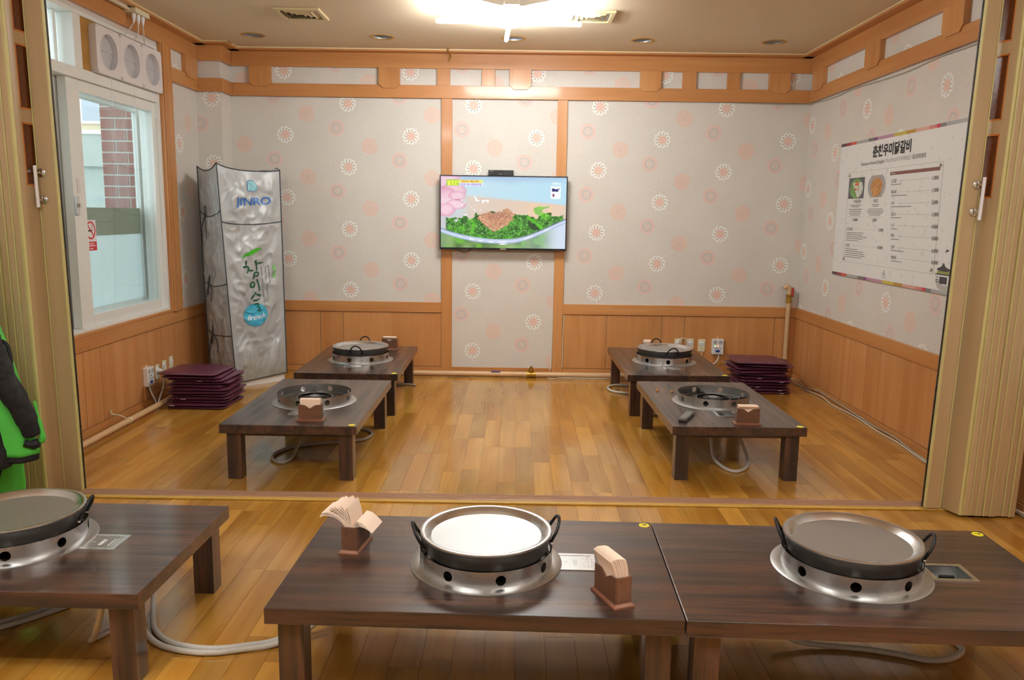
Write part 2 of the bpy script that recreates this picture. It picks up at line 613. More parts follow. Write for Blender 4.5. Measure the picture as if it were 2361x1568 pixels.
# ---- ceiling
CANS = [(-2.242, 7.10), (-1.153, 7.10), (-0.044, 7.10), (1.039, 7.10), (2.143, 7.10)]
bm_ = bmesh.new()
def loop(pts, z):
    vs = [bm_.verts.new((p[0], p[1], z)) for p in pts]
    return vs, [bm_.edges.new((vs[i], vs[(i + 1) % len(vs)])) for i in range(len(vs))]
cx0, cx1, cy0, cy1 = XL - 0.15, XR + 0.15, YF - 0.15, YB + 0.15
ov, eds = loop([(cx0, cy0), (cx1, cy0), (cx1, cy1), (cx0, cy1)], ZC)
wells = []
for x, y in CANS:
    cv_, ce = loop([(x + 0.080 * math.cos(2 * PI * k / 32), y + 0.080 * math.sin(2 * PI * k / 32)) for k in range(32)], ZC)
    eds += ce
    wells.append(cv_)
shafts = []
for x, y in ((-1.627, 6.31), (0.53, 6.28)):
    q_ = 0.136
    sv_, se_ = loop([(x - q_, y - q_), (x + q_, y - q_), (x + q_, y + q_), (x - q_, y + q_)], ZC)
    eds += se_
    shafts.append(sv_)
bmesh.ops.triangle_fill(bm_, use_beauty=True, use_dissolve=False, edges=eds)
tv_ = [bm_.verts.new((v.co.x, v.co.y, ZC + 0.25)) for v in ov]
bm_.faces.new(tv_)
for i in range(4):
    bm_.faces.new((ov[i], ov[(i + 1) % 4], tv_[(i + 1) % 4], tv_[i]))
for w_ in wells:
    up_ = [bm_.verts.new((v.co.x, v.co.y, ZC + 0.09)) for v in w_]
    for i in range(32):
        bm_.faces.new((w_[i], w_[(i + 1) % 32], up_[(i + 1) % 32], up_[i]))
    bm_.faces.new(up_)
for w_ in shafts:
    up_ = [bm_.verts.new((v.co.x, v.co.y, ZC + 0.22)) for v in w_]
    for i in range(4):
        bm_.faces.new((w_[i], w_[(i + 1) % 4], up_[(i + 1) % 4], up_[i]))
    bm_.faces.new(up_)
bmesh.ops.recalc_face_normals(bm_, faces=bm_.faces)
cme = bpy.data.meshes.new('ceiling')
bm_.to_mesh(cme)
bm_.free()
ceil = link('ceiling', cme, M['ceil'], kind='structure', label='tan papered ceiling with recessed lights', cat='ceiling')

# ---- walls
wall_back = MB().box(XL - 0.15, XR + 0.15, YB, YB + 0.15, -0.12, ZC).build('wall_back', M['paper_x'], kind='structure',
      label='back wall papered with pale flower medallions above wood wainscot', cat='wall')
wall_right = MB().box(XR, XR + 0.15, YF, YB, -0.12, ZC).build('wall_right', M['paper_y'], kind='structure',
      label='papered side wall that carries the menu board', cat='wall')
WY0, WY1, WZ0, WZ1 = 4.30, 6.675, 0.70, 2.80        # window opening
wl = MB()
wl.box(XL - 0.15, XL, YF, WY0, -0.12, ZC)
wl.box(XL - 0.15, XL, WY1, YB, -0.12, ZC)
wl.box(XL - 0.15, XL, WY0, WY1, -0.12, WZ0)
wl.box(XL - 0.15, XL, WY0, WY1, WZ1, ZC)
wall_left = wl.build('wall_left', M['paper_y'], kind='structure', label='papered side wall with the sliding window', cat='wall')
MB().box(XL - 0.15, XR + 0.15, YF - 0.15, YF, -0.12, ZC).build('wall_front', M['paper_x'], kind='structure',
      label='papered wall of the front dining room', cat='wall')
PX1, PY0 = -2.66, 7.45
pillar = MB().box(XL, PX1, PY0, YB, 0, ZC).build('wall_pillar', M['paper_x'], kind='structure',
      label='papered corner pillar behind the silver covered fridge', cat='pillar')


def strip(parent, name, side, a0, a1, z0, z1, t, mat, bevel=0.0, off=0.0):
    """board lying on a wall: side back/left/right/pillar_f/pillar_s, a0..a1 along it, t proud"""
    m = MB()
    if side == 'back':
        m.box(a0, a1, YB - off - t, YB - off, z0, z1)
    elif side == 'left':
        m.box(XL + off, XL + off + t, a0, a1, z0, z1)
    elif side == 'right':
        m.box(XR - off - t, XR - off, a0, a1, z0, z1)
    elif side == 'pf':
        m.box(a0, a1, PY0 - off - t, PY0 - off, z0, z1)
    elif side == 'ps':
        m.box(PX1 + off, PX1 + off + t, a0, a1, z0, z1)
    return m.build(name, M[mat], parent, bevel=bevel)


# frieze boards
FT = 0.030
for z0, z1, nm in ((F0, F1, 'frieze_board'), (F2, F3, 'frieze_board')):
    strip(wall_back, nm, 'back', PX1 + FT, XR - FT, z0, z1, FT, 'trim_x', 0.002)
    strip(wall_right, nm, 'right', YF, YB, z0, z1, FT, 'trim_y', 0.002)
    strip(wall_left, nm, 'left', WY1 + 0.19 if z0 == F0 else YF, PY0, z0, z1, FT, 'trim_y', 0.002)
    strip(pillar, nm, 'pf', XL + FT, PX1 + FT, z0, z1, FT, 'trim_x', 0.002)
    strip(pillar, nm, 'ps', PY0, YB - FT, z0, z1, FT, 'trim_y', 0.002)


def bracket(parent, side, a0, a1):
    """wide frieze block with a chamfered foot lapping the lower board"""
    zt, zb, ch, t = F2 + 0.002, F1 - 0.032, 0.038, FT + 0.012
    pts = [(a0, zt), (a1, zt), (a1, zb + ch), (a1 - ch, zb), (a0 + ch, zb), (a0, zb + ch)]
    m = MB()
    if side == 'back':
        m.prism(pts, 'y', YB - t, YB)
    elif side == 'right':
        m.prism(pts, 'x', XR - t, XR)
    else:
        m.prism(pts, 'x', XL, XL + t)
    return m.build('frieze_bracket', M['trim_z'], parent, bevel=0.002)


for a0, a1 in ((-2.47, -2.27), (-1.283, -1.087), (-0.082, 0.117), (1.113, 1.307), (2.293, 2.488)):
    bracket(wall_back, 'back', a0, a1)
for a0, a1 in ((-0.748, -0.628), (-0.337, -0.214), (1.502, 1.63), (1.912, 2.031)):
    strip(wall_back, 'frieze_post', 'back', a0, a1, F1, F2, FT - 0.004, 'trim_z', 0.0015)
for a0, a1 in ((7.328, 7.585), (6.212, 6.47), (5.08, 5.33), (3.95, 4.2)):
    bracket(wall_right, 'right', a0, a1)
bracket(wall_left, 'left', 7.15, 7.40)

# crown: wooden soffit board with a cream bead against the ceiling
CW = 0.115
def crown(parent, side, a0, a1):
    strip(parent, 'crown_board', side, a0, a1, F3, ZC - 0.004, CW, 'trim_' + ('x' if side in ('back', 'pf') else 'y'), 0.002)
    m = MB()
    g, h = CW + 0.006, 0.010
    if side == 'back':
        m.box(a0, a1, YB - g, YB - g + 0.012, ZC - h, ZC)
    elif side == 'right':
        m.box(XR - g, XR - g + 0.012, a0, a1, ZC - h, ZC)
    elif side == 'left':
        m.box(XL + g - 0.012, XL + g, a0, a1, ZC - h, ZC)
    elif side == 'pf':
        m.box(a0, a1, PY0 - g, PY0 - g + 0.012, ZC - h, ZC)
    else:
        m.box(PX1 + g - 0.012, PX1 + g, a0, a1, ZC - h, ZC)
    m.build('ceiling_bead', M['cream_edge'], parent)
crown(wall_back, 'back', PX1, XR)
crown(wall_right, 'right', YF, YB)
crown(wall_left, 'left', YF, PY0)
crown(pillar, 'pf', XL, PX1 + CW)
crown(pillar, 'ps', PY0, YB)

# uprights either side of the television
for a0, a1 in ((-0.708, -0.607), (0.365, 0.458)):
    strip(wall_back, 'upright_batten', 'back', a0, a1, 0.0, F0, 0.022, 'trim_z', 0.002)
strip(wall_back, 'foot_rail', 'back', -0.607, 0.365, 0.0, 0.052, 0.018, 'trim_x', 0.002)


def wainscot(parent, side, joints, railto=None):
    ax = 'x' if side in ('back', 'pf') else 'y'
    a, b = joints[0], joints[-1]
    strip(parent, 'dado_rail', side, a, b, ZW - 0.098, ZW, 0.024, 'trim_' + ax, 0.003)
    strip(parent, 'skirting_board', side, a, b, 0.0, 0.052, 0.018, 'trim_' + ax, 0.002)
    for p, q in zip(joints[:-1], joints[1:]):
        strip(parent, 'wainscot_panel', side, p + 0.0022, q - 0.0022, 0.056, ZW - 0.102, 0.013, 'panel_z', 0.0015)


wainscot(wall_back, 'back', [PX1, -2.30, -1.872, -1.65, -0.708])
wainscot(wall_back, 'back', [0.458, 0.881, 1.411, 1.628, 2.491, XR])
wainscot(wall_right, 'right', [1.2, 2.4, 3.6, 3.83, 4.95, 5.843, 6.067, 6.987, 7.217, YB])
wainscot(wall_left, 'left', [1.2, 2.6, 3.9, 5.265, 5.49, 6.214, 6.44, PY0])
wainscot(pillar, 'pf', [XL, PX1])

# casing board right of the window
cas = MB().box(XL, XL + 0.035, 6.675, 6.865, ZW, 2.835).build('trim_2', M['trim_z'], kind='structure', bevel=0.006,
      label='upright cherry wood casing beside the sliding window', cat='casing')
MB().box(XL + 0.035, XL + 0.045, 6.685, 6.75, ZW, 2.835).build('bead', M['trim_z'], cas, bevel=0.003)

MB().box(XL, XL + 0.028, WY0, 6.87, ZW, 0.703).build('window_stool', M['trim_y'], wall_left, bevel=0.003)

# ---- sliding window
win = empty('window_1', (XL, 0, 0), 0, 'white framed sliding window with frosted lower panes and a transom', 'window', None, 'structure')
XG = -0.05                                   # local x of the inner sash
def wbox(nm, x0, x1, y0, y1, z0, z1, mat='white_pvc', par=None, bev=0.003):
    return MB().box(x0, x1, y0, y1, z0, z1).build(nm, M[mat], par or win, bevel=bev)
wbox('frame_sill', -0.15, 0.006, WY0, WY1, 0.700, 0.722)
wbox('frame_head', -0.15, 0.004, WY0, WY1, 2.772, 2.80)
wbox('frame_jamb', -0.15, 0.004, 6.628, WY1, 0.722, 2.772)
wbox('frame_jamb', -0.15, 0.004, WY0, WY0 + 0.045, 0.722, 2.772)
wbox('transom_bar', -0.15, 0.006, WY0 + 0.045, 6.628, 2.362, 2.432)
wbox('transom_mullion', -0.15, 0.002, 5.435, 5.528, 2.432, 2.772)
# inner sash (right)
s1 = empty('sliding_sash'); s1.parent = win
wbox('stile', XG - 0.03, XG + 0.03, 5.345, 5.500, 0.722, 2.362, 'white_pvc', s1)
wbox('stile', XG - 0.03, XG + 0.03, 6.575, 6.628, 0.722, 2.362, 'white_pvc', s1)
wbox('rail', XG - 0.03, XG + 0.03, 5.500, 6.575, 0.722, 0.800, 'white_pvc', s1)
wbox('rail', XG - 0.03, XG + 0.03, 5.500, 6.575, 2.285, 2.362, 'white_pvc', s1)
wbox('pane', XG - 0.004, XG + 0.002, 5.500, 6.575, 0.800, 2.285, 'glass', s1, 0)
# second sash behind (left)
s2 = empty('sliding_sash'); s2.parent = win
XH = -0.115
wbox('stile', XH - 0.025, XH + 0.025, 5.30, 5.40, 0.722, 2.362, 'grey_pvc', s2)
wbox('stile', XH - 0.025, XH + 0.025, WY0 + 0.045, WY0 + 0.13, 0.722, 2.362, 'grey_pvc', s2)
wbox('rail', XH - 0.025, XH + 0.025, WY0 + 0.13, 5.30, 0.722, 0.800, 'white_pvc', s2)
wbox('rail', XH - 0.025, XH + 0.025, WY0 + 0.13, 5.30, 2.285, 2.362, 'white_pvc', s2)
wbox('pane', XH - 0.003, XH + 0.003, WY0 + 0.13, 5.30, 0.800, 2.285, 'frost', s2, 0)
# transom light
t1 = empty('transom_sash'); t1.parent = win
wbox('pane', -0.10, -0.095, WY0 + 0.045, 5.435, 2.432, 2.772, 'glass', t1, 0)
for yy in (4.66, 4.95, 5.22, 5.36):
    wbox('glazing_bar', -0.115, -0.085, yy, yy + 0.035, 2.432, 2.772, 'grey_pvc', t1)
# outer window behind
s3 = empty('outer_sash'); s3.parent = win
XO = -0.215
wbox('stile', XO - 0.02, XO + 0.02, 6.68, 6.775, 0.74, 2.35, 'grey_pvc', s3)
wbox('jamb', XO - 0.02, -0.152, 6.80, 7.25, 0.70, 2.4, 'white_pvc', s3)
wbox('rail', XO - 0.02, XO + 0.02, WY0, 6.68, 0.74, 0.80, 'grey_pvc', s3)
wbox('rail', XO - 0.02, XO + 0.02, WY0, 6.68, 2.29, 2.35, 'grey_pvc', s3)
wbox('pane', XO - 0.003, XO + 0.003, WY0, 6.68, 1.53, 2.29, 'glass_out', s3, 0)
wbox('film_band', XO - 0.003, XO + 0.003, WY0, 6.68, 1.325, 1.53, 'band', s3, 0)
wbox('frosted_pane', XO - 0.003, XO + 0.003, WY0, 6.68, 0.80, 1.325, 'frost', s3, 0)
# latch and pulls
lt = MB().box(XG + 0.03, XG + 0.042, 5.352, 5.392, 1.48, 1.60)
lt.lathe([(0.0, -0.006), (0.012, -0.006), (0.012, 0.016), (0.0, 0.016)], 12, XG + 0.045, 5.372, 1.54, 'x')
lt.tube([(XG + 0.05, 5.372, 1.54), (XG + 0.065, 5.345, 1.53), (XG + 0.07, 5.33, 1.555)], 0.005, 6)
lt.build('latch', M['chrome'], win, smooth=30)
MB().box(XG + 0.03, XG + 0.034, 5.395, 5.43, 1.62, 1.72).build('finger_pull', M['fan_white'], win)

# no smoking sticker on the pane
ns = empty('no_smoking_sticker', (XL + XG + 0.003, 0, 0), 0, 'red and white no smoking sticker on the window pane', 'sticker')
MB().box(0, 0.0012, 5.506, 5.65, 1.30, 1.445).build('card', M['tag_white'], ns)
MB().box(0, 0.0012, 5.506, 5.65, 1.235, 1.297).build('warning_strip', M['nosmoke_red'], ns)
ring = MB().lathe([(0.050, 0), (0.062, 0), (0.062, 0.001), (0.050, 0.001)], 40, 0.0014, 5.578, 1.374, 'x', True)
ring.build('ring', M['nosmoke_red'], ns)
bar = MB()
a = R(-45)
d = Vector((0, math.cos(a), math.sin(a))); n_ = Vector((0, -math.sin(a), math.cos(a)))
ctr = Vector((0.0026, 5.578, 1.374))
bar.add([ctr - d * 0.055 - n_ * 0.005, ctr + d * 0.055 - n_ * 0.005, ctr + d * 0.055 + n_ * 0.005, ctr - d * 0.055 + n_ * 0.005], [(0, 1, 2, 3)])
bar.build('slash', M['nosmoke_red'], ns)
MB().box(0.0012, 0.0020, 5.545, 5.598, 1.366, 1.377).build('cigarette', M['ink'], ns)
sm = MB()
for k in range(2):
    sm.tube([(0.0018, 5.592 + 0.012 * k, 1.382), (0.0018, 5.600 + 0.012 * k, 1.395), (0.0018, 5.592 + 0.010 * k, 1.405), (0.0018, 5.602 + 0.008 * k, 1.418)], 0.0012, 5)
sm.build('smoke', M['greyink'], ns, kind='stuff')
ln = MB()
for zz, w in ((1.282, 0.07), (1.268, 0.11), (1.248, 0.045)):
    ln.box(0.0012, 0.0018, 5.578 - w / 2, 5.578 + w / 2, zz - 0.003, zz + 0.003)
ln.build('lettering', M['tag_white'], ns, kind='stuff')

# ---- plywood panel and the three ventilation fans
MB().box(XL - 0.035, XL - 0.008, 5.528, 6.628, 2.432, 2.772).build('plywood_panel', M['ply'], label='ochre plywood panel filling the window transom behind the fans', cat='panel')
for k, cy in enumerate((5.812, 6.150, 6.488)):
    nm = ['nearest the wide strip of bare plywood', 'between the two other fans', 'beside the cherry window casing'][k]
    f = empty('ventilation_fan', (XL - 0.008, cy, 2.592), 0, 'square white wall fan with round grey shutter, ' + nm, 'fan', 'wall fans above the window')
    hw, hh, dp, rr = 0.168, 0.158, 0.05, 0.118
    # square plate with a round opening
    m = MB()
    N = 48
    outer, inner = [], []
    for i in range(N):
        a = 2 * PI * i / N
        ca, sa = math.cos(a), math.sin(a)
        q = min(hw / max(abs(ca), 1e-6), hh / max(abs(sa), 1e-6))
        outer.append((q * ca, q * sa))
        inner.append((rr * ca, rr * sa))
    vs = [(dp, p[0], p[1]) for p in outer] + [(dp, p[0], p[1]) for p in inner] + [(0, p[0], p[1]) for p in outer] + [(0.012, p[0], p[1]) for p in inner]
    fs = []
    for i in range(N):
        j = (i + 1) % N
        fs += [(i, j, N + j, N + i), (i, 2 * N + i, 2 * N + j, j), (N + i, N + j, 3 * N + j, 3 * N + i)]
    m.add(vs, fs).build('housing', M['fan_white'], f, smooth=35)
    m = MB().lathe([(0.0, 0.040), (0.05, 0.037), (0.09, 0.028), (0.1185, 0.012), (0.1185, 0.006), (0.0, 0.006)], 48, 0, 0, 0, 'x')
    m.build('shutter', M['fan_grey'], f, smooth=40)
    MB().lathe([(0.1175, dp - 0.004), (0.1225, dp - 0.004), (0.1225, dp + 0.004), (0.1175, dp + 0.004)], 48, 0, 0, 0, 'x', True).build('rim', M['fan_white'], f, smooth=40)
    MB().box(0.030, 0.0415, -0.085, 0.085, -0.002, 0.002).build('shutter_bar', M['fan_grey'], f)
    sc_ = MB()
    for sy in (-1, 1):
        for sz in (-1, 1):
            sc_.lathe([(0, dp), (0.005, dp), (0.004, dp + 0.003), (0, dp + 0.003)], 8, 0, sy * 0.152, sz * 0.143, 'x')
    sc_.build('screws', M['fan_grey'], f, kind='stuff')
    # pull string and its knob
    x = XL + 0.046
    st = MB().tube([(x, cy - 0.01, 2.434), (x, cy, 2.37), (x, cy + 0.005, 2.30), (x + 0.002, cy, 2.262 - 0.01 * (k == 0))], 0.0016, 5)
    if k == 0:
        st.tube([(x, cy, 2.29), (x, cy + 0.025, 2.305), (x, cy + 0.035, 2.285), (x, cy + 0.012, 2.28), (x, cy - 0.02, 2.295), (x, cy - 0.03, 2.275)], 0.0016, 5)
    ps = st.build('pull_cord', M['tag_white'], f)
    ps.location = (-(XL - 0.008), -cy, -2.592)
    kb = MB().lathe([(0, -0.02), (0.005, -0.018), (0.005, 0), (0.003, 0.004), (0, 0.004)], 8, x + 0.002, cy, 2.258 - 0.01 * (k == 0)).build('knob', M['tag_white'], ps)

# outlet block under the crown with three plugs and cords
ob = empty('ceiling_outlet', (XL + 0.06, 6.2, 2.925), 0, 'ivory triple outlet block under the crown above the fans', 'outlet')
MB().box(-0.045, 0.06, -0.11, 0.11, 0.0, 0.036).build('block', M['ivory'], ob, bevel=0.006)
MB().box(-0.04, 0.02, -0.14, 0.14, 0.030, 0.0405).build('mount_plate', M['black'], ob)
MB().box(-0.012, 0.012, -0.9, -0.11, 0.012, 0.036).build('conduit', M['ivory'], ob)
cords = [((XL + 0.075, 6.14), [(0, 0, -0.06), (-0.035, -0.06, -0.15), (-0.065, -0.13, -0.2), (-0.07, -0.12, -0.165)], 'window casing fan cord'),
         ((XL + 0.085, 6.19), [(0, 0, -0.06), (-0.03, 0.035, -0.14), (-0.075, 0.0, -0.19)], 'm'),
         ((XL + 0.095, 6.24), [(0, 0, -0.06), (-0.04, 0.10, -0.14), (-0.085, 0.20, -0.20)], 'r')]
for k, ((x, y), pts, _) in enumerate(cords):
    e = empty('power_cord', (x, y, 2.925), 0, ['white fan power cord with a knotted loop, plugged under the crown', 'middle one of three white fan power cords under the crown',
              'long white fan power cord reaching to the fan beside the casing'][k], 'cord', 'fan power cords')
    MB().lathe([(0, 0.002), (0.015, 0.0), (0.016, -0.02), (0.009, -0.05), (0.005, -0.065), (0, -0.065)], 14).build('plug', M['whiteplastic'], e, smooth=40)
    tb = MB().tube([(0, 0, -0.05)] + pts, 0.0042, 6)
    if k == 0:
        tb.tube([(-0.065, -0.13, -0.2), (-0.06, -0.155, -0.215), (-0.062, -0.135, -0.228), (-0.064, -0.115, -0.21), (-0.065, -0.13, -0.195)], 0.004, 6)
        tb.tube([(-0.066, -0.15, -0.205), (-0.062, -0.26, -0.175), (-0.06, -0.36, -0.165), (-0.07, -0.40, -0.185)], 0.0035, 6)
    tb.build('cord', M['cable'], e, smooth=True)

# ---- outside: brick pier, neighbour house and ground
bp = MB().box(-3.685, -3.378, 7.31, 8.6, -0.2, 3.4).build('brick_pier', M['mortar'], label='brick pier of the next house seen through the window', cat='pier')
bz = 0.0985
bk = 0
for r_ in range(26):
    z0 = 0.35 + r_ * bz
    if z0 > 3.0:
        break
    row = [(-3.683, -3.565), (-3.553, -3.380)] if r_ % 2 else [(-3.683, -3.462), (-3.45, -3.380)]
    for x0, x1 in row:
        MB().box(x0, x1, 7.30, 7.36, z0, z0 + bz - 0.014).build('brick', M['brick'], bp, bevel=0.002)
nh = empty('neighbour_house', (-6.6, 10.5, 0), 0, 'cream and grey neighbouring house beyond the window', 'house')
MB().box(-1.6, 2.1, 0, 0.3, -0.2, 2.05).build('lower_wall', M['concrete'], nh)
MB().box(-1.6, 2.1, -0.05, 0.3, 2.05, 2.45).build('parapet', M['concrete'], nh)
MB().box(-1.6, 2.1, -0.07, 0.3, 2.45, 2.50).build('coping', M['fan_white'], nh)
MB().box(-1.6, 2.1, 0.2, 0.5, 2.50, 4.2).build('upper_wall', M['stucco'], nh)
wf = MB().box(0.95, 1.9, 0.16, 0.2, 2.6, 2.95).build('house_window', M['whiteplastic'], nh)
MB().box(1.0, 1.85, 0.15, 0.17, 2.64, 2.91).build('pane', M['can'], wf)
MB().box(-12, XL - 0.16, -4, 16, -0.4, -0.2).build('outdoor_ground', M['concrete'], kind='structure', label='concrete yard outside the window', cat='ground')

# ================================================================== CEILING FITTINGS
def light_fixture(loc, label, rz=0.0, name='fluorescent_fixture'):
    """ceiling fitting: white tray, two long cross tubes in pairs and one tube along the spine"""
    tn = 'tube' if name == 'fluorescent_fixture' else 'tube_offscreen'
    e = empty(name, (loc[0], loc[1], loc[2] - 0.001), rz, label, 'ceiling light')
    MB().box(-0.055, 0.055, -0.42, 0.10, -0.072, 0.0).build('spine', M['base_white'], e, bevel=0.01)
    m = MB()
    m.prism([(-0.075, -0.066), (-0.105, -0.098), (-0.03, -0.108), (0.03, -0.108), (0.105, -0.098), (0.075, -0.066), (0.03, -0.05), (-0.03, -0.05)], 'y', 0.10, 0.135)
    m.build('end_cap', M['fix_grey'], e, bevel=0.004)
    MB().prism([(-0.30, -0.03), (-0.08, -0.075), (0.08, -0.075), (0.30, -0.03), (0.30, 0.0), (-0.30, 0.0)], 'y', -0.40, 0.07).build('tray', M['base_white'], e, bevel=0.008)
    for y in (-0.34, 0.0):
        tb = MB().lathe([(0, -0.525), (0.012, -0.525), (0.0165, -0.51), (0.0165, 0.51), (0.012, 0.525), (0, 0.525)], 8, 0, y, -0.095, 'x')
        tb.build(tn, M['tube'], e, smooth=40)
    MB().lathe([(0, -0.50), (0.012, -0.50), (0.0165, -0.485), (0.0165, 0.305), (0.014, 0.32), (0, 0.32)], 8, 0, 0.13, -0.125, 'y').build(tn, M['tube'], e, smooth=40)
    return e


light_fixture((-0.075, 6.10, ZC), 'lit fluorescent ceiling fitting with crossed tubes in front of the television', R(3.2))
light_fixture((-1.35, 1.1, ZC), 'lit fluorescent ceiling fitting over the front tables, window side', 0, 'ceiling_light_left_offscreen')
light_fixture((1.45, 1.1, ZC), 'lit fluorescent ceiling fitting over the front tables, menu board side', 0, 'ceiling_light_right_offscreen')

for k, x in enumerate((-2.242, -1.153, -0.044, 1.039, 2.143)):
    lb = ['above the silver covered fridge', 'second from the window wall', 'behind the fluorescent fitting', 'second from the menu wall', 'in the corner by the menu wall'][k]
    e = empty('downlight', (x, 7.10, ZC), 0, 'unlit round recessed downlight with gold rim, ' + lb, 'downlight', 'recessed ceiling downlights')
    MB().lathe([(0.078, -0.001), (0.084, -0.004), (0.098, -0.0035), (0.104, 0.0), (0.078, 0.0)], 32, closed=True).build('trim_ring', M['gold_ring'], e, smooth=50)
    MB().lathe([(0.079, 0.0), (0.074, 0.03), (0.05, 0.07), (0.0, 0.085), (0.0, 0.087), (0.052, 0.072), (0.0775, 0.03), (0.0795, 0.0)], 32, closed=True).build('reflector', M['can'], e, smooth=50)

for k, (x, y) in enumerate(((-1.627, 6.31), (0.53, 6.28))):
    e = empty('air_vent', (x, y, ZC), 0, ['square cream ceiling air vent on the window side of the light', 'square cream ceiling air vent beside the lit fluorescent fitting'][k], 'vent', 'ceiling air vents')
    h = 0.17
    fr = MB()
    for a0, a1, b0, b1 in ((-h, h, -h, -h + 0.035), (-h, h, h - 0.035, h), (-h, -h + 0.035, -h + 0.035, h - 0.035), (h - 0.035, h, -h + 0.035, h - 0.035)):
        fr.box(a0, a1, b0, b1, -0.018, 0)
    fr.build('frame', M['vent'], e, bevel=0.004)
    d_ = h - 0.0345
    dm = MB()
    for a0, a1, b0, b1 in ((-d_, d_, -d_, -d_ + 0.002), (-d_, d_, d_ - 0.002, d_), (-d_, -d_ + 0.002, -d_ + 0.002, d_ - 0.002), (d_ - 0.002, d_, -d_ + 0.002, d_ - 0.002)):
        dm.box(a0, a1, b0, b1, 0.0, 0.218)
    dm.box(-d_, d_, -d_, d_, 0.2165, 0.2185)
    dm.build('duct', M['duct'], e)
    for q in range(3):
        s = 0.118 - 0.034 * q
        m = MB()
        for sx, sy in ((1, 0), (-1, 0), (0, 1), (0, -1)):
            if sx:
                m.add([(sx * s, -s, -0.003), (sx * s, s, -0.003), (sx * (s - 0.024), s - 0.024, -0.02), (sx * (s - 0.024), -s + 0.024, -0.02)], [(0, 1, 2, 3)])
            else:
                m.add([(-s, sy * s, -0.003), (s, sy * s, -0.003), (s - 0.024, sy * (s - 0.024), -0.02), (-s + 0.024, sy * (s - 0.024), -0.02)], [(0, 1, 2, 3)])
        m.build('louvre', M['vent'], e)

hk = MB().tube([(0, 0.0, 0.0), (0, 0, -0.02), (0.015, 0.05, -0.045), (0.02, 0.06, -0.055)], 0.006, 6, 3)
hk.tube([(0.02, 0.06, -0.05), (0.012, 0.05, -0.075), (0.004, 0.045, -0.098)], 0.006, 6, 3)
hk.lathe([(0, -0.004), (0.014, -0.004), (0.014, 0), (0, 0)], 12)
o = hk.build('ceiling_hook', M['brass'], label='small brass hook hanging at the crown above the television', cat='hook', smooth=40)
o.location = (-0.637, 7.56, ZC)

# ================================================================== TEXT AND PRINT HELPERS
def text_mesh(body, size, bold=0.0, align='LEFT', shear=0.0):
    cu = bpy.data.curves.new('lettering', 'FONT')
    cu.body = body
    cu.size = size
    cu.offset = bold
    cu.align_x = align
    cu.shear = shear
    cu.resolution_u = 3
    ob_ = bpy.data.objects.new('lettering', cu)
    COL.objects.link(ob_)
    dg = bpy.context.evaluated_depsgraph_get()
    me = bpy.data.meshes.new_from_object(ob_.evaluated_get(dg))
    bpy.data.objects.remove(ob_)
    bpy.data.curves.remove(cu)
    return me


def put_text(body, size, fn, mat, parent, name='lettering', bold=0.0, align='LEFT', width=None, sub=0, shear=0.0, **kw):
    """flat lettering carried onto a surface by fn(x, y)"""
    me = text_mesh(body, size, bold, align, shear)
    if width:
        xs = [v.co.x for v in me.vertices]
        k = width / max(1e-6, max(xs) - min(xs))
    else:
        k = 1.0
    if sub:
        bm = bmesh.new()
        bm.from_mesh(me)
        bmesh.ops.triangulate(bm, faces=bm.faces)
        for _ in range(sub):
            bmesh.ops.subdivide_edges(bm, edges=[e for e in bm.edges if e.calc_length() > size * 0.12], cuts=1, use_grid_fill=False)
            bmesh.ops.triangulate(bm, faces=bm.faces)
        bm.to_mesh(me)
        bm.free()
    for v in me.vertices:
        v.co = fn(v.co.x * k, v.co.y)
    me.materials.clear()
    return link(name, me, mat, parent, **kw)


def grid_print(name, nu, nv, fn, paint, mat, parent):
    """fine coloured grid: fn(u,v)->point, paint(U,V)->rgb linear arrays (u right, v down), for printed pictures and screens"""
    U, V = np.meshgrid((np.arange(nu) + 0.5) / nu, (np.arange(nv) + 0.5) / nv)
    rgb = np.clip(paint(U, V), 0, 1)
    vs = [fn(i / nu, j / nv) for j in range(nv + 1) for i in range(nu + 1)]
    w = nu + 1
    fs = [(j * w + i, (j + 1) * w + i, (j + 1) * w + i + 1, j * w + i + 1) for j in range(nv) for i in range(nu)]
    me = bpy.data.meshes.new(name)
    me.from_pydata(vs, [], fs)
    at = me.color_attributes.new('print', 'FLOAT_COLOR', 'CORNER')
    flat = rgb.reshape(-1, 3)
    buf = np.ones((len(fs), 4, 4), np.float32)
    buf[:, :, :3] = flat[:, None, :]
    at.data.foreach_set('color', buf.ravel())
    return link(name, me, mat, parent)


def lin(r, g, b):
    return np.array(c(r, g, b)[:3])


def vnoise(U, V, s, seed=0, asp=1.78):
    """smooth value noise"""
    rng = np.random.RandomState(seed)
    G = rng.rand(128, 128)
    x, y = (U * s * asp) % 127, (V * s) % 127
    i, j = x.astype(int), y.astype(int)
    fx, fy = x - i, y - j
    fx, fy = fx * fx * (3 - 2 * fx), fy * fy * (3 - 2 * fy)
    i2, j2 = (i + 1) % 128, (j + 1) % 128
    return (G[j, i] * (1 - fx) + G[j, i2] * fx) * (1 - fy) + (G[j2, i] * (1 - fx) + G[j2, i2] * fx) * fy


def sst(a, b, x):
    t = np.clip((x - a) / (b - a), 0, 1)
    return t * t * (3 - 2 * t)


def inpoly(U, V, pts):
    ins = np.zeros(U.shape, bool)
    n = len(pts)
    for i in range(n):
        x1, y1 = pts[i]
        x2, y2 = pts[(i + 1) % n]
        cond = ((y1 > V) != (y2 > V)) & (U < (x2 - x1) * (V - y1) / (y2 - y1 + 1e-12) + x1)
        ins ^= cond
    return ins


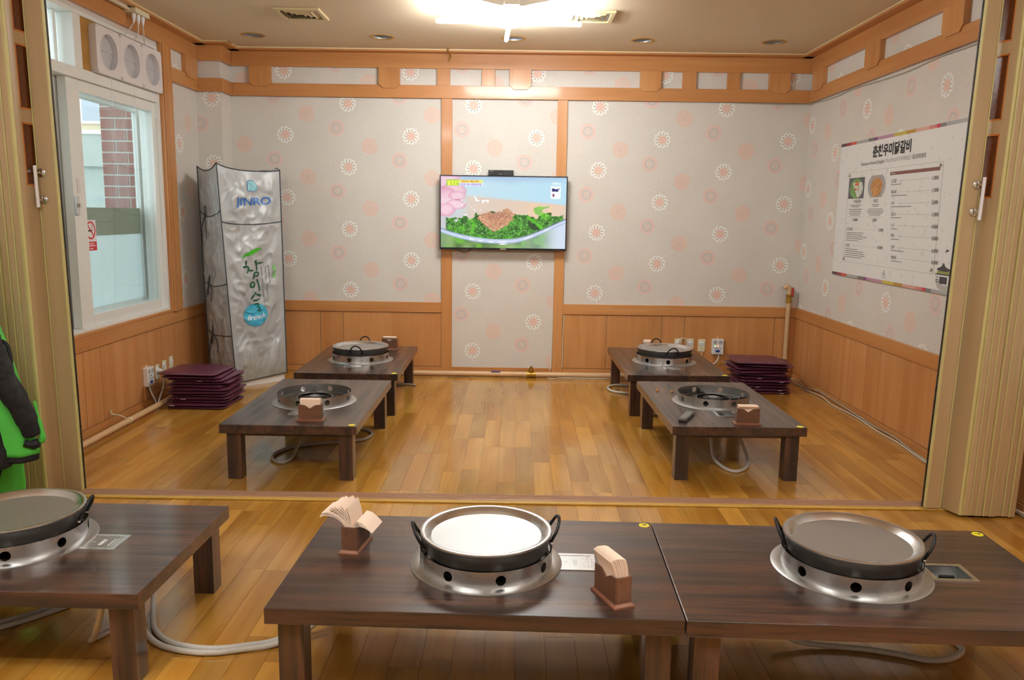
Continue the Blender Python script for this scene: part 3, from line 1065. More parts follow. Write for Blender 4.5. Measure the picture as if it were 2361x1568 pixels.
# ================================================================== TELEVISION
TVX0, TVX1, TVZ0, TVZ1, TVY = -0.722, 0.476, 1.190, 1.884, 7.60
tv = empty('television', (-0.123, TVY, 1.19), 0, 'flat wall television showing green salad and meat in a bowl', 'television')
hw, hh = 0.593, 0.684
MB().box(-hw, hw, 0.0, 0.045, 0.0, hh).build('casing', M['black'], tv, bevel=0.005)
MB().box(-0.2, 0.2, 0.045, 0.096, 0.2, 0.5).build('wall_mount', M['black'], tv)
bz = MB()
b_ = 0.011
bz.box(-hw, hw, -0.006, 0.0, hh - b_, hh).box(-hw, hw, -0.006, 0.0, 0, 0.019).box(-hw, -hw + b_, -0.006, 0, 0.019, hh - b_).box(hw - b_, hw, -0.006, 0, 0.019, hh - b_)
bz.build('bezel', M['black'], tv)
MB().box(-0.028, 0.028, -0.0075, -0.006, 0.004, 0.014).build('logo_plate', M['chrome'], tv)
MB().tube([(-0.43, 0.02, 0.004), (-0.40, 0.02, -0.018), (-0.36, 0.02, -0.024), (-0.32, 0.02, -0.015), (-0.30, 0.02, 0.004)], 0.004, 6).build('cable_loop', M['black'], tv, smooth=True)


def paint_tv(U, V):
    S = U.shape
    img = np.zeros(S + (3,))
    def put(mask, col):
        m = np.clip(mask, 0, 1)[..., None]
        img[:] = img * (1 - m) + np.asarray(col) * m
    n1, n2, n3 = vnoise(U, V, 5, 1), vnoise(U, V, 14, 2), vnoise(U, V, 34, 3)
    n4, n5 = vnoise(U + 0.3 * n2, V + 0.2 * n1, 52, 12), vnoise(U, V, 70, 15)
    # pale kitchen behind
    img[:] = lin(196, 224, 236)
    put(sst(0.1, 0.9, U) * 0.6, lin(178, 222, 242))
    put(1 - sst(0.0, 0.16, V + 0.1 * n1), lin(168, 196, 226))
    # wooden board behind the bowl
    line = V - (0.225 + 0.15 * U)
    put(sst(-0.02, 0.04, line) * sst(0.10, 0.26, U) * (0.75 + 0.2 * n1), lin(226, 198, 176))
    put(sst(0.5, 0.75, U) * sst(0.0, 0.04, line) * (0.35 + 0.5 * sst(0.4, 0.7, vnoise(U * 3, V * 0.4, 9, 21))), lin(238, 204, 168))
    # glass haze left of the greens
    put(sst(0.40, 0.6, V) * (1 - sst(0.12, 0.3, U)) * 0.6, lin(206, 190, 186))
    # hand
    for (a_, b_, ra, rb, q) in ((0.03, 0.10, 0.15, 0.20, 0.0), (0.10, 0.20, 0.11, 0.12, 0.25), (0.02, 0.34, 0.13, 0.22, 0.1), (0.13, 0.27, 0.075, 0.07, 0.4), (0.12, 0.395, 0.085, 0.075, 0.3), (0.04, 0.47, 0.08, 0.10, 0.15)):
        h = 1 - ((U - a_) / ra) ** 2 - ((V - b_) / rb) ** 2 + 0.25 * (n2 - 0.5)
        sh = sst(0.0, 0.9, h)[..., None] * 0.6 + 0.4 * n1[..., None]
        put(sst(-0.05, 0.28, h) * 0.9, lin(214, 142, 172) * (1 - sh) + lin(250, 216 + 20 * q, 230) * sh)
    put(sst(0.1, 0.8, 1 - ((U - 0.135) / 0.035) ** 2 - ((V - 0.325) / 0.014) ** 2) * 0.6, lin(196, 104, 140))
    put(sst(0.70, 0.86, vnoise(U, V, 30, 9)) * (U > 0.16) * (U < 0.40) * (V > 0.27) * (V < 0.56) * 0.8, lin(250, 252, 255))
    # greens
    ragged = 0.45 + 0.12 * n1 + 0.16 * (n2 - 0.5) + 0.05 * (n3 - 0.5) + 0.20 * np.clip(np.abs(U - 0.60) - 0.18, 0, 1) + 0.16 * np.clip(0.32 - U, 0, 1)
    rim = 0.70 + 0.17 * (1 - ((U - 0.47) / 0.5) ** 2) - 0.11 * sst(0.55, 1.0, U)
    g = sst(0.0, 0.012, V - ragged) * (V < rim + 0.01) * sst(0.03, 0.05, U) * (1 - sst(0.97, 0.99, U))
    gl = np.clip(1.7 * (n3 * 0.35 + n2 * 0.2 + n4 * 0.45) ** 2.4, 0, 1)[..., None]
    put(g, lin(10, 58, 34) * (1 - gl) + lin(104, 196, 52) * gl)
    put(g * sst(0.62, 0.8, n5) * 0.5, lin(150, 214, 120))
    for pts in ([(0.225, 0.60), (0.25, 0.575), (0.27, 0.63), (0.268, 0.72), (0.262, 0.80), (0.243, 0.79), (0.252, 0.70), (0.245, 0.63)], [(0.14, 0.72), (0.155, 0.70), (0.18, 0.705), (0.20, 0.74), (0.19, 0.76), (0.175, 0.73), (0.155, 0.725)],
                [(0.68, 0.555), (0.71, 0.55), (0.76, 0.61), (0.83, 0.71), (0.80, 0.72), (0.74, 0.64)], [(0.74, 0.44), (0.78, 0.40), (0.83, 0.41), (0.87, 0.405), (0.82, 0.45), (0.80, 0.48), (0.86, 0.52), (0.88, 0.57), (0.84, 0.58), (0.79, 0.53), (0.75, 0.50)]):
        put(inpoly(U + 0.01 * (n3 - 0.5), V + 0.02 * (n4 - 0.5), pts) * 0.8, lin(96, 196, 44) * (0.7 + 0.5 * n3[..., None]))
    put(inpoly(U, V, [(0.70, 0.62), (0.76, 0.66), (0.79, 0.73), (0.74, 0.74), (0.70, 0.68)]) * 0.85, lin(36, 58, 44))
    # meat
    wob = 0.018 * (n3 - 0.5) + 0.012 * (n5 - 0.5)
    meat = inpoly(U + wob, V + wob * 1.6, [(0.285, 0.565), (0.32, 0.52), (0.38, 0.495), (0.49, 0.487), (0.505, 0.445), (0.545, 0.45), (0.59, 0.525), (0.575, 0.60), (0.54, 0.67), (0.48, 0.72), (0.44, 0.78), (0.40, 0.745), (0.35, 0.68), (0.315, 0.62)]) * 1.0
    mt = np.clip(0.15 + 0.5 * n4 + 0.4 * n5, 0, 1)[..., None]
    put(meat, lin(140, 84, 60) * (1 - mt) + lin(228, 174, 134) * mt)
    put(meat * sst(0.2, 0.9, 1 - ((U - 0.46) / 0.14) ** 2 - ((V - 0.54) / 0.06) ** 2) * 0.65, lin(172, 112, 98))
    put(meat * sst(0.72, 0.9, n5) * 0.45, lin(248, 226, 204))
    # bowl rim and what shows blurred below it
    band = V - rim
    lo = sst(0.0, 0.01, band)
    nb1 = vnoise(U, V, 8, 31)[..., None]
    put(lo, lin(70, 112, 60) * (1 - nb1) + lin(156, 190, 120) * nb1)
    put(lo * sst(0.5, 0.85, vnoise(U, V, 11, 32)) * 0.7, lin(120, 196, 60))
    put(lo * sst(0.45, 0.9, U) * 0.45, lin(170, 196, 190))
    put(lo * sst(0.80, 0.95, U), lin(208, 220, 238))
    put(lo * (1 - sst(0.0, 0.10, U)) * 0.6, lin(120, 150, 120))
    cross = np.clip(band / 0.07, 0, 1)
    put(lo * (1 - sst(0.062, 0.078, band)), lin(150, 172, 206) * (1 - np.sin(np.pi * cross)[..., None]) + lin(206, 218, 240) * np.sin(np.pi * cross)[..., None])
    put(lo * (1 - sst(0.012, 0.026, band)) * sst(0.45, 0.9, U) * 0.9, lin(22, 72, 80))
    put(lo * (1 - sst(0.012, 0.026, band)) * (1 - sst(0.05, 0.3, U)) * 0.7, lin(60, 120, 150))
    put(sst(0.03, 0.042, band) * (1 - sst(0.05, 0.062, band)) * sst(0.5, 0.75, n2) * 0.8, lin(244, 250, 255))
    put(sst(0.3, 0.9, 1 - ((U - 0.5) / 0.05) ** 2 - ((band - 0.075) / 0.014) ** 2) * 0.9, lin(252, 254, 255))
    # caption banner
    put(((U > 0.045) & (U < 0.145) & (V > 0.045) & (V < 0.13)) * 1.0, lin(150, 206, 60))
    put(((U > 0.14) & (U < 0.335) & (V > 0.047) & (V < 0.09)) * 1.0, lin(236, 238, 120))
    put(((U > 0.145) & (U < 0.335) & (V > 0.09) & (V < 0.132)) * 1.0, lin(236, 232, 250))
    # badge
    bd = (U > 0.875) & (U < 0.955) & (V > 0.12) & (V < 0.30 - 6 * (U - 0.915) ** 2)
    put(bd * 1.0, lin(244, 248, 255))
    put(((np.abs(U - 0.915) < 0.03) & (V > 0.15) & (V < 0.195) & (n3 > 0.42)) * 1.0, lin(30, 40, 110))
    put(((np.abs(U - 0.897) < 0.008) & (V > 0.225) & (V < 0.265)) * 1.0, lin(150, 60, 110))
    return img


sw, sz0, sz1 = hw - b_, 0.019, hh - b_
scr = grid_print('screen', 400, 225, lambda u, v: (-sw + 2 * sw * u, -0.003, sz1 - (sz1 - sz0) * v), paint_tv, M['screen'], tv)
def tvp(x0, v0):
    return lambda x, y: (-sw + 2 * sw * x0 + x, -0.0036, sz1 - (sz1 - sz0) * v0 + y)
E1 = emis('caption_red', c(196, 70, 30), 0.85); E2 = emis('caption_purple', c(120, 90, 190), 0.85); E3 = emis('caption_yellow', c(250, 236, 90), 0.9)
E4 = emis('caption_white', c(250, 252, 255), 0.85); E5 = emis('caption_green', c(40, 110, 50), 1.2); E6 = emis('caption_navy', c(30, 40, 120), 1.0)
put_text('알토란', 0.05, tvp(0.05, 0.118), E3, scr, bold=0.0012, width=0.10)
put_text('김하진의 <매일 반찬>', 0.024, tvp(0.16, 0.083), E1, scr, bold=0.0005, width=0.17)
put_text('신선함 가득! 무청된장무침', 0.024, tvp(0.15, 0.126), E2, scr, bold=0.0004, width=0.20)
put_text('MBN', 0.028, tvp(0.885, 0.10), E4, scr, width=0.075)

stb = empty('set_top_box', (-0.15, 7.62, 1.875), 0, 'small black set top box sitting on the television', 'set top box')
MB().box(-0.117, 0.117, -0.02, 0.065, 0.0, 0.050).build('casing', M['black'], stb, bevel=0.004)
MB().box(-0.105, -0.07, -0.0208, -0.02, 0.038, 0.041).build('logo', M['palegrey'], stb)
MB().box(-0.012, 0.004, -0.0208, -0.02, 0.012, 0.015).build('display', M['palegrey'], stb)

# white aerial cable beside the right-hand batten
MB().tube([(0.372, 7.69, 1.19), (0.362, 7.692, 0.9), (0.362, 7.69, 0.5), (0.358, 7.69, 0.12), (0.352, 7.68, 0.06), (0.34, 7.66, 0.03)], 0.004, 6).build('wall_cable', M['cable'],
    label='thin white cable running down the wall beside the batten under the television', cat='cable', smooth=True)
MB().tube([(0.470, 7.684, 0.62), (0.463, 7.664, 0.4), (0.463, 7.664, 0.2), (0.46, 7.66, 0.06)], 0.004, 6).build('wall_cable', M['ivory'],
    label='thin ivory cable on the wainscot side of the batten under the television', cat='cable', smooth=True)

# ================================================================== MENU BOARD on the right wall
PXF = XR - 0.014
mb = empty('menu_board', (PXF, 0, 0), 0, 'large white printed menu board with colour bar edges on the side wall', 'menu board')
PY_L, PY_R, PZ0, PZ1 = 6.862, 4.95, 1.063, 2.132
MB().box(0.0, 0.013, PY_R, PY_L, PZ0, PZ1).build('board', M['poster'], mb)
cols = [(74, 52, 56), (150, 36, 40), (206, 80, 62), (168, 172, 168), (116, 112, 108), (128, 58, 116), (186, 142, 168), (202, 184, 76), (184, 140, 42), (220, 170, 156), (210, 134, 128), (206, 40, 66), (126, 126, 126), (172, 174, 174)]
ys = [6.862, 6.76, 6.665, 6.56, 6.34, 6.235, 6.185, 5.92, 5.735, 5.60, 5.42, 5.325, 5.28, 5.21, 4.95]
for k, q in enumerate(cols):
    mt = plain('bar_%d' % k, c(*q), 0.35)
    for z0, z1 in ((PZ1 - 0.024, PZ1), (PZ0, PZ0 + 0.022)):
        MB().box(-0.001, 0.001, ys[k + 1], ys[k], z0, z1).build('colour_bar', mt, mb)
def pt(y0, z0):
    return lambda x, y: (-0.0012, y0 - x, z0 + y)
put_text('춘천우미닭갈비', 0.092, pt(6.25, 1.992), M['ink'], mb, bold=0.0035, width=0.60)
put_text('Chuncheon Woomi Dakgalbi', 0.036, pt(6.452, 1.934), M['greyink'], mb, width=0.40)
put_text('/ チュンチョンウミダッカルビ /', 0.036, pt(6.035, 1.934), M['greyink'], mb, width=0.40)
put_text('春川优味铁板鸡', 0.036, pt(5.62, 1.934), M['greyink'], mb, width=0.185)
fr = MB()
for y0, y1, z0, z1 in ((5.20, 6.66, 1.890, 1.892), (5.20, 6.66, 1.180, 1.182), (6.658, 6.66, 1.18, 1.892), (5.20, 5.202, 1.18, 1.892)):
    fr.box(-0.0012, 0.0, y0, y1, z0, z1)
fr.build('frame_line', M['palegrey'], mb, kind='stuff')
MB().box(-0.0012, 0, 5.238, 5.93, 1.838, 1.861).build('heading_bar', plain('brown_bar', c(128, 78, 70), 0.4), mb)
put_text('메뉴 Menu', 0.017, lambda x, y: (-0.0016, 5.915 - x, 1.8435 + y), M['poster'], mb, width=0.065)
put_text('공깃밥', 0.030, pt(5.905, 1.784), M['ink'], mb)
put_text('떡사리', 0.030, pt(5.892, 1.706), M['ink'], mb)
put_text('사리', 0.030, pt(5.878, 1.628), M['ink'], mb)
put_text('음료수', 0.030, pt(5.864, 1.551), M['ink'], mb)
put_text('소주', 0.030, pt(5.850, 1.473), M['ink'], mb)
put_text('맥주', 0.030, pt(5.836, 1.399), M['ink'], mb)
put_text('청하', 0.030, pt(5.820, 1.320), M['ink'], mb)
put_text('백세주', 0.030, pt(5.806, 1.246), M['ink'], mb)
small = MB()
lead = MB()
for k, (z, s) in enumerate(zip((1.794, 1.716, 1.638, 1.561, 1.483, 1.409, 1.330, 1.256), ('1,000', '1,000', '2,000', '1,000', '4,000', '4,000', '6,000', '8,000'))):
    yr = 5.335 - 0.014 * k
    put_text(s, 0.034, pt(yr, z - 0.012), M['greyink'], mb, bold=0.0006, width=0.082)
    yl = 5.905 - 0.0142 * k
    lead.box(-0.0011, 0, yr + 0.015, yl - 0.105, z - 0.0015, z + 0.0005)
    w = (0.16, 0.24, 0.30, 0.15, 0.10, 0.12, 0.19, 0.15)[k]
    small.box(-0.0011, 0, yl - w, yl, z - 0.026, z - 0.0215)
put_text('우미닭갈비', 0.030, pt(6.53, 1.650), M['ink'], mb)
put_text('볶음밥', 0.030, pt(6.172, 1.650), M['ink'], mb)
put_text('10,000', 0.030, pt(6.520, 1.508), M['greyink'], mb, bold=0.0006, width=0.085)
put_text('2,000', 0.030, pt(6.165, 1.508), M['greyink'], mb, bold=0.0006, width=0.072)
put_text('치즈볶음밥', 0.028, pt(6.625, 1.434), M['ink'], mb, width=0.115)
put_text('3,000', 0.030, pt(6.045, 1.436), M['greyink'], mb, bold=0.0006, width=0.078)
put_text('감자전', 0.030, pt(6.622, 1.302), M['ink'], mb)
put_text('10,000', 0.030, pt(6.045, 1.308), M['greyink'], mb, bold=0.0006, width=0.088)
for (yc, zs, ws) in ((6.49, (1.632, 1.620, 1.600, 1.585, 1.571, 1.556), (0.22, 0.14, 0.25, 0.21, 0.24, 0.19)), (6.13, (1.632, 1.620, 1.600, 1.585, 1.571, 1.556), (0.12, 0.09, 0.24, 0.28, 0.25, 0.19))):
    for z, w in zip(zs, ws):
        small.box(-0.0011, 0, yc - w / 2, yc + w / 2, z - 0.0022, z + 0.0022)
    lead.box(-0.0011, 0, yc - 0.14, yc + 0.14, 1.541, 1.543)
for z0, ws in ((1.416, (0.32, 0.30, 0.39, 0.31, 0.23)), (1.285, (0.23, 0.34, 0.36, 0.38, 0.32))):
    for q, w in enumerate(ws):
        small.box(-0.0011, 0, 6.625 - w, 6.625, z0 - 0.0155 * q - 0.0022, z0 - 0.0155 * q + 0.0022)
lead.box(-0.0011, 0, 6.06, 6.48, 1.4445, 1.446).box(-0.0011, 0, 6.06, 6.50, 1.3155, 1.317)
small.build('small_print', M['greyink'], mb, kind='stuff')
lead.build('leader_line', M['palegrey'], mb, kind='stuff')


def paint_dish1(U, V):
    n = vnoise(U, V, 9, 4, 1)[..., None]
    n2 = vnoise(U, V, 20, 5, 1)[..., None]
    img = np.ones(U.shape + (3,)) * lin(84, 84, 90)
    d = ((U - 0.5) / 0.42) ** 2 + ((V - 0.52) / 0.47) ** 2
    img = np.where((d < 1)[..., None], lin(214, 220, 206) * (0.8 + 0.3 * n2), img)
    img = np.where(((d < 1) & ((U - V * 0.5 < 0.12) | (V < 0.25)))[..., None], lin(120, 160, 84) * (0.7 + 0.6 * n), img)
    img = np.where(((np.abs(U - 0.52) < 0.13) & (V > 0.2) & (V < 0.6) & (n[..., 0] > 0.3))[..., None], lin(206, 108, 70) * (0.8 + 0.4 * n2), img)
    return img


def paint_dish2(U, V):
    n = vnoise(U, V, 16, 6, 1)[..., None]
    img = np.ones(U.shape + (3,)) * lin(232, 232, 230)
    d = ((U - 0.5) / 0.5) ** 2 + ((V - 0.5) / 0.62) ** 2
    img = np.where((d < 1)[..., None], lin(164, 160, 160), img)
    f = ((U - 0.5) / 0.33) ** 2 + ((V - 0.54) / 0.44) ** 2 + 0.25 * (n[..., 0] - 0.5)
    img = np.where((f < 1)[..., None], lin(196, 138, 72) * (0.6 + 0.75 * n), img)
    return img


grid_print('dish_photo', 40, 26, lambda u, v: (-0.0012, 6.644 - 0.291 * u, 1.846 - 0.162 * v), paint_dish1, M['print_matte'], mb)
grid_print('dish_photo', 40, 26, lambda u, v: (-0.0012, 6.285 - 0.292 * u, 1.850 - 0.163 * v), paint_dish2, M['print_matte'], mb)
for y, z in ((6.64, 1.868), (5.232, 1.868), (6.632, 1.203), (5.226, 1.207)):
    MB().lathe([(0, -0.012), (0.010, -0.010), (0.013, -0.004), (0.013, 0), (0, 0)], 16, 0, y, z, 'x').build('cap_screw', M['chrome'], mb, smooth=40)
# printed pavilion in the corner and a small line mark under the list
pv = MB()
pv.add([(-0.0012, 5.165, 1.215), (-0.0012, 5.145, 1.226), (-0.0012, 5.11, 1.235), (-0.0012, 5.085, 1.262), (-0.0012, 5.06, 1.235), (-0.0012, 5.02, 1.226), (-0.0012, 4.99, 1.215), (-0.0012, 5.03, 1.206), (-0.0012, 5.13, 1.206)], [tuple(range(9))])
pv.box(-0.0012, 0, 4.97, 5.175, 1.182, 1.190)
pv.box(-0.0012, 0, 5.03, 5.12, 1.128, 1.172)
for q in range(3):
    pv.box(-0.0012, 0, 5.135, 5.165, 1.165 - 0.015 * q, 1.170 - 0.015 * q)
pv.add([(-0.0012, 5.085, 1.325), (-0.0012, 5.06, 1.345), (-0.0012, 5.03, 1.34), (-0.0012, 5.05, 1.33)], [(0, 1, 2, 3)])
pv.build('pavilion_print', plain('slate_print', c(70, 66, 72), 0.5), mb)
MB().box(-0.0011, 0, 5.0, 5.155, 1.190, 1.206).build('pavilion_beam', plain('olive_print', c(150, 156, 84), 0.5), mb)
MB().add([(-0.0011, 5.17, 1.15), (-0.0011, 5.13, 1.15), (-0.0011, 5.07, 1.12), (-0.0011, 4.98, 1.12), (-0.0011, 4.98, 1.085), (-0.0011, 5.10, 1.087), (-0.0011, 5.14, 1.10)], [tuple(range(7))]).build('rock_print', plain('stone_print', c(186, 184, 178), 0.5), mb)
lm = MB().box(-0.0012, 0, 5.86, 5.93, 1.108, 1.110).box(-0.0012, 0, 5.87, 5.92, 1.100, 1.102)
lm.lathe([(0.009, -0.0012), (0.011, -0.0012), (0.011, 0), (0.009, 0)], 16, 0, 5.912, 1.128, 'x', True)
lm.lathe([(0.009, -0.0012), (0.011, -0.0012), (0.011, 0), (0.009, 0)], 16, 0, 5.885, 1.128, 'x', True)
lm.lathe([(0.007, -0.0012), (0.009, -0.0012), (0.009, 0), (0.007, 0)], 16, 0, 5.90, 1.147, 'x', True)
lm.build('line_mark', M['greyink'], mb, kind='stuff')

# ================================================================== COVERED FRIDGE
NB, RB, LB_ = Vector((-2.405, 6.835)), Vector((-2.068, 7.19)), Vector((-2.755, 7.17))
BB = RB + LB_ - NB
NT_, RT, LT, BT = Vector((-2.505, 6.84)), Vector((-2.082, 7.20)), Vector((-2.765, 7.10)), Vector((-2.36, 7.47))
ZB_, ZT_ = 0.055, 1.885
fr_e = empty('covered_fridge', (-2.41, 7.18, 0), 0, 'tall display fridge under a wrinkled silver fabric cover in the corner', 'covered fridge')
FO = Vector((-2.41, 7.18, 0))


def edgept(A, B, v, z):
    q = A.lerp(B, v)
    # gentle sag of the loose cover
    return Vector((q.x, q.y, z))


def wr(u, v, s):
    """wrinkle height field of the cover, 0 at the seams"""
    w = min(1.0, 6 * u, 6 * (1 - u)) * min(1.0, 14 * v, 10 * (1 - v))
    p = Vector((u * 3.1 + s * 7.3, v * 9.0 + s * 3.1, s))
    n = mnoise.noise(p)
    n2 = mnoise.noise(Vector((u * 7 + v * 11 + s, v * 10 - u * 9, 3.3 + s)))
    diag = math.sin((u * 7.5 - v * 11 + 1.6 * n) * 1.5 + s)
    diag2 = math.sin((u * 16 + v * 30 + 3.0 * n2) * 1.1)
    diag = math.copysign(abs(diag) ** 0.7, diag) if s < 1 else diag
    tight = 0.35 + 0.65 * (0.5 + 0.5 * n)
    crease = (1 - abs(mnoise.noise(Vector((u * 5 + v * 5 + s, v * 17 - u * 3, 8.1))))) ** 6
    n3 = mnoise.noise(Vector((u * 16 + v * 22 + s, v * 34 - u * 14, 5.7 + s)))
    return w * (0.014 * n + 0.013 * diag * tight + 0.006 * diag2 * (0.4 + n2) + 0.010 * n2 + 0.010 * crease + 0.0035 * n3)


FACES = {'front': (NB, RB, NT_, RT, 0.0), 'left': (LB_, NB, LT, NT_, 2.0), 'right': (RB, BB, RT, BT, 4.0), 'back': (BB, LB_, BT, LT, 6.0)}


def cover_pt(face, u, v, off=0.0):
    A, B, A2, B2, s = FACES[face]
    a, b = A.lerp(A2, v ** 0.9), B.lerp(B2, v ** 0.9)
    q = a.lerp(b, u)
    ztop = ZT_
    if face == 'front':
        ztop = ZT_ + 0.028 * (1 - u) ** 6 - 0.022 * math.sin(PI * u) ** 0.6 - 0.01 * u
        zbot = 0.045 + 0.03 * u
    elif face == 'left':
        ztop = ZT_ + 0.028 * u ** 6 + 0.012 * (1 - u) ** 8 - 0.03 * math.sin(PI * u)
        zbot = 0.045
    else:
        ztop = ZT_ - 0.008
        zbot = 0.075
    if face == 'right':
        ztop = ZT_ - 0.008 + 0.018 * math.exp(-((u - 0.15) / 0.08) ** 2)
    d = (b - a).normalized()
    n = Vector((d.y, -d.x, 0))
    bulge = 0.014 * math.sin(PI * u) * math.sin(PI * min(1, v))
    z = zbot + (ztop - zbot) * v
    h = wr(u, v, s) + bulge + off
    return Vector((q.x, q.y, z)) + n * h - FO, n


cv = MB()
NU, NV = 54, 150
for face in FACES:
    nu, nv = (NU, NV) if face in ('front', 'left') else (10, 30)
    vs = [cover_pt(face, i / nu, j / nv)[0] for j in range(nv + 1) for i in range(nu + 1)]
    w = nu + 1
    cv.add(vs, [(j * w + i, j * w + i + 1, (j + 1) * w + i + 1, (j + 1) * w + i) for j in range(nv) for i in range(nu)])
# top sheet, sagging between the four top seams
ntp = 18
def top_pt(s, t):
    f, l = cover_pt('front', s, 1.0)[0], cover_pt('left', 1 - t, 1.0)[0]
    r_, b = cover_pt('right', t, 1.0)[0], cover_pt('back', 1 - s, 1.0)[0]
    c00, c10, c01, c11 = cover_pt('front', 0, 1)[0], cover_pt('front', 1, 1)[0], cover_pt('left', 0, 1)[0], cover_pt('right', 1, 1)[0]
    q = f * (1 - t) + b * t + l * (1 - s) + r_ * s - (c00 * (1 - s) * (1 - t) + c10 * s * (1 - t) + c01 * (1 - s) * t + c11 * s * t)
    q.z -= 0.035 * math.sin(PI * s) * math.sin(PI * t)
    return q
vs = [top_pt(i / ntp, j / ntp) for j in range(ntp + 1) for i in range(ntp + 1)]
w = ntp + 1
cv.add(vs, [(j * w + i, j * w + i + 1, (j + 1) * w + i + 1, (j + 1) * w + i) for j in range(ntp) for i in range(ntp)])
t_ = NT('silver_cover_fabric')
nn = t_.noise(t_.coord(), 260, 3, 0.6)
nb_ = t_.noise(t_.coord(), 5, 4, 0.6)
zc_ = t_.n('ShaderNodeSeparateXYZ'); t_.set(zc_.inputs[0], t_.coord())
dirt = t_.math('MULTIPLY', t_.mr(zc_.outputs[2], 0.05, 0.32, 1.0, 0.0), t_.mr(nb_, 0.42, 0.62))
bc = t_.mix(nn, c(174, 176, 176), c(192, 194, 194))
bc = t_.mix(t_.math('MULTIPLY', dirt, 0.5), bc, c(138, 132, 104))
t_.bump(nn, 0.08, 0.001)
M['silver'] = t_.fin(color=bc, rough=0.42, metal=0.15)
cover = cv.build('cover', M['silver'], fr_e, smooth=True, recalc=False)
_bm = bmesh.new(); _bm.from_mesh(cover.data)
bmesh.ops.remove_doubles(_bm, verts=_bm.verts, dist=0.002)
bmesh.ops.recalc_face_normals(_bm, faces=_bm.faces)
_bm.to_mesh(cover.data); _bm.free()
cover.data.shade_smooth()
cover.data.set_sharp_from_angle(angle=R(60))
# cabinet base showing under the hem
bs = MB()
q = [NB.lerp(BB, 0.03), RB.lerp(LB_, 0.03), BB.lerp(NB, 0.03), LB_.lerp(RB, 0.03)]
bs.add([(p.x - FO.x, p.y - FO.y, z) for z in (0.0, 0.14) for p in q], [(0, 3, 2, 1), (4, 5, 6, 7), (0, 1, 5, 4), (1, 2, 6, 5), (2, 3, 7, 6), (3, 0, 4, 7)])
bs.build('cabinet_base', M['whiteplastic'], fr_e, label='white fridge base below the cover hem')
M['piping'] = plain('dark_grey_piping', c(60, 66, 72), 0.6)
def seam(face, pts, nm='piping', r=0.0045, off=0.002):
    n = 40
    P = []
    for (u0, v0), (u1, v1) in zip(pts[:-1], pts[1:]):
        for k in range(n):
            P.append(cover_pt(face, u0 + (u1 - u0) * k / n, v0 + (v1 - v0) * k / n, off)[0])
    P.append(cover_pt(face, *pts[-1], off)[0])
    return MB().tube(P, r, 6, 0).build(nm, M['piping'], cover, smooth=True)
seam('front', [(0.0, 0.0), (0.0, 1.0)])
seam('front', [(1.0, 0.0), (1.0, 1.0)])
seam('left', [(0.0, 0.0), (0.0, 1.0)])
seam('front', [(0.0, 1.0), (1.0, 1.0)])
seam('left', [(0.0, 1.0), (1.0, 1.0)])
seam('front', [(0.0, 0.0), (1.0, 0.0)])
seam('left', [(0.0, 0.0), (1.0, 0.0)])
seam('right', [(0.0, 1.0), (1.0, 1.0)])
seam('front', [(0.0, 0.742), (1.0, 0.755)])
for k, (v0, bow) in enumerate(((0.79, 1), (0.46, 0.7), (0.22, 0.8))):
    tie = seam('left', [(0.0, v0 + 0.01), (0.35, v0 - 0.005), (1.0, v0)], 'tie_cord', 0.0035, 0.006)
    m = MB()
    def lp(du, dv):
        return cover_pt('left', 0.3 + du, v0 + dv, 0.012)[0]
    m.tube([lp(0, 0), lp(0.03, 0.03), lp(0.06, 0.045), lp(0.05, 0.01), lp(0, 0)], 0.0032, 6)
    m.tube([lp(0, 0), lp(-0.1, -0.03), lp(-0.13, -0.05), lp(-0.05, -0.045), lp(0, 0)], 0.0032, 6)
    m.tube([lp(0, 0), lp(0.12, -0.02), lp(0.17, -0.06), lp(0.12, -0.11 * bow)], 0.0032, 6)
    m.tube([lp(0, 0), lp(-0.16, -0.06), lp(-0.22, -0.11 * bow), lp(-0.24, -0.16 * bow)], 0.0032, 6)
    m.lathe([(0, -0.008), (0.008, 0), (0, 0.008)], 8, *lp(0, 0))
    m.build('bow', M['piping'], tie, smooth=True)


def cpx(px, py, off=0.004):
    """layout sheet of the cover print: px, py of the artwork to a point on the front of the cover"""
    t = (py - 385) / 500.0
    xl, xr = 497 + 45 * t, 645 + 17 * t
    return cover_pt('front', min(1, max(0, (px - xl) / (xr - xl))), min(1, max(0, 1 - t)), off)[0]


def art(name, mat, polys, off=0.004, sub=2, kind=None):
    bm = bmesh.new()
    for pts in polys:
        bm.faces.new([bm.verts.new((p[0], p[1], 0)) for p in pts])
    bmesh.ops.triangulate(bm, faces=bm.faces)
    for _ in range(sub):
        bmesh.ops.subdivide_edges(bm, edges=[e for e in bm.edges if e.calc_length() > 3.0], cuts=1)
        bmesh.ops.triangulate(bm, faces=bm.faces)
    for v in bm.verts:
        v.co = cpx(v.co.x, v.co.y, off)
    me = bpy.data.meshes.new(name)
    bm.to_mesh(me)
    bm.free()
    return link(name, me, mat, cover, kind=kind)


def ribbon(pts, ws):
    """brush stroke as a polygon list"""
    P = [Vector(p) for p in pts]
    out = []
    L, Rr = [], []
    for i, p in enumerate(P):
        t = (P[min(i + 1, len(P) - 1)] - P[max(i - 1, 0)]).normalized()
        n = Vector((-t.y, t.x))
        L.append(p + n * ws[i] / 2)
        Rr.append(p - n * ws[i] / 2)
    for i in range(len(P) - 1):
        out.append([L[i], L[i + 1], Rr[i + 1], Rr[i]])
    for p, w in ((P[0], ws[0]), (P[-1], ws[-1])):
        out.append([p + Vector((math.cos(a), math.sin(a))) * w / 2 for a in [2 * PI * k / 10 for k in range(10)]])
    return out


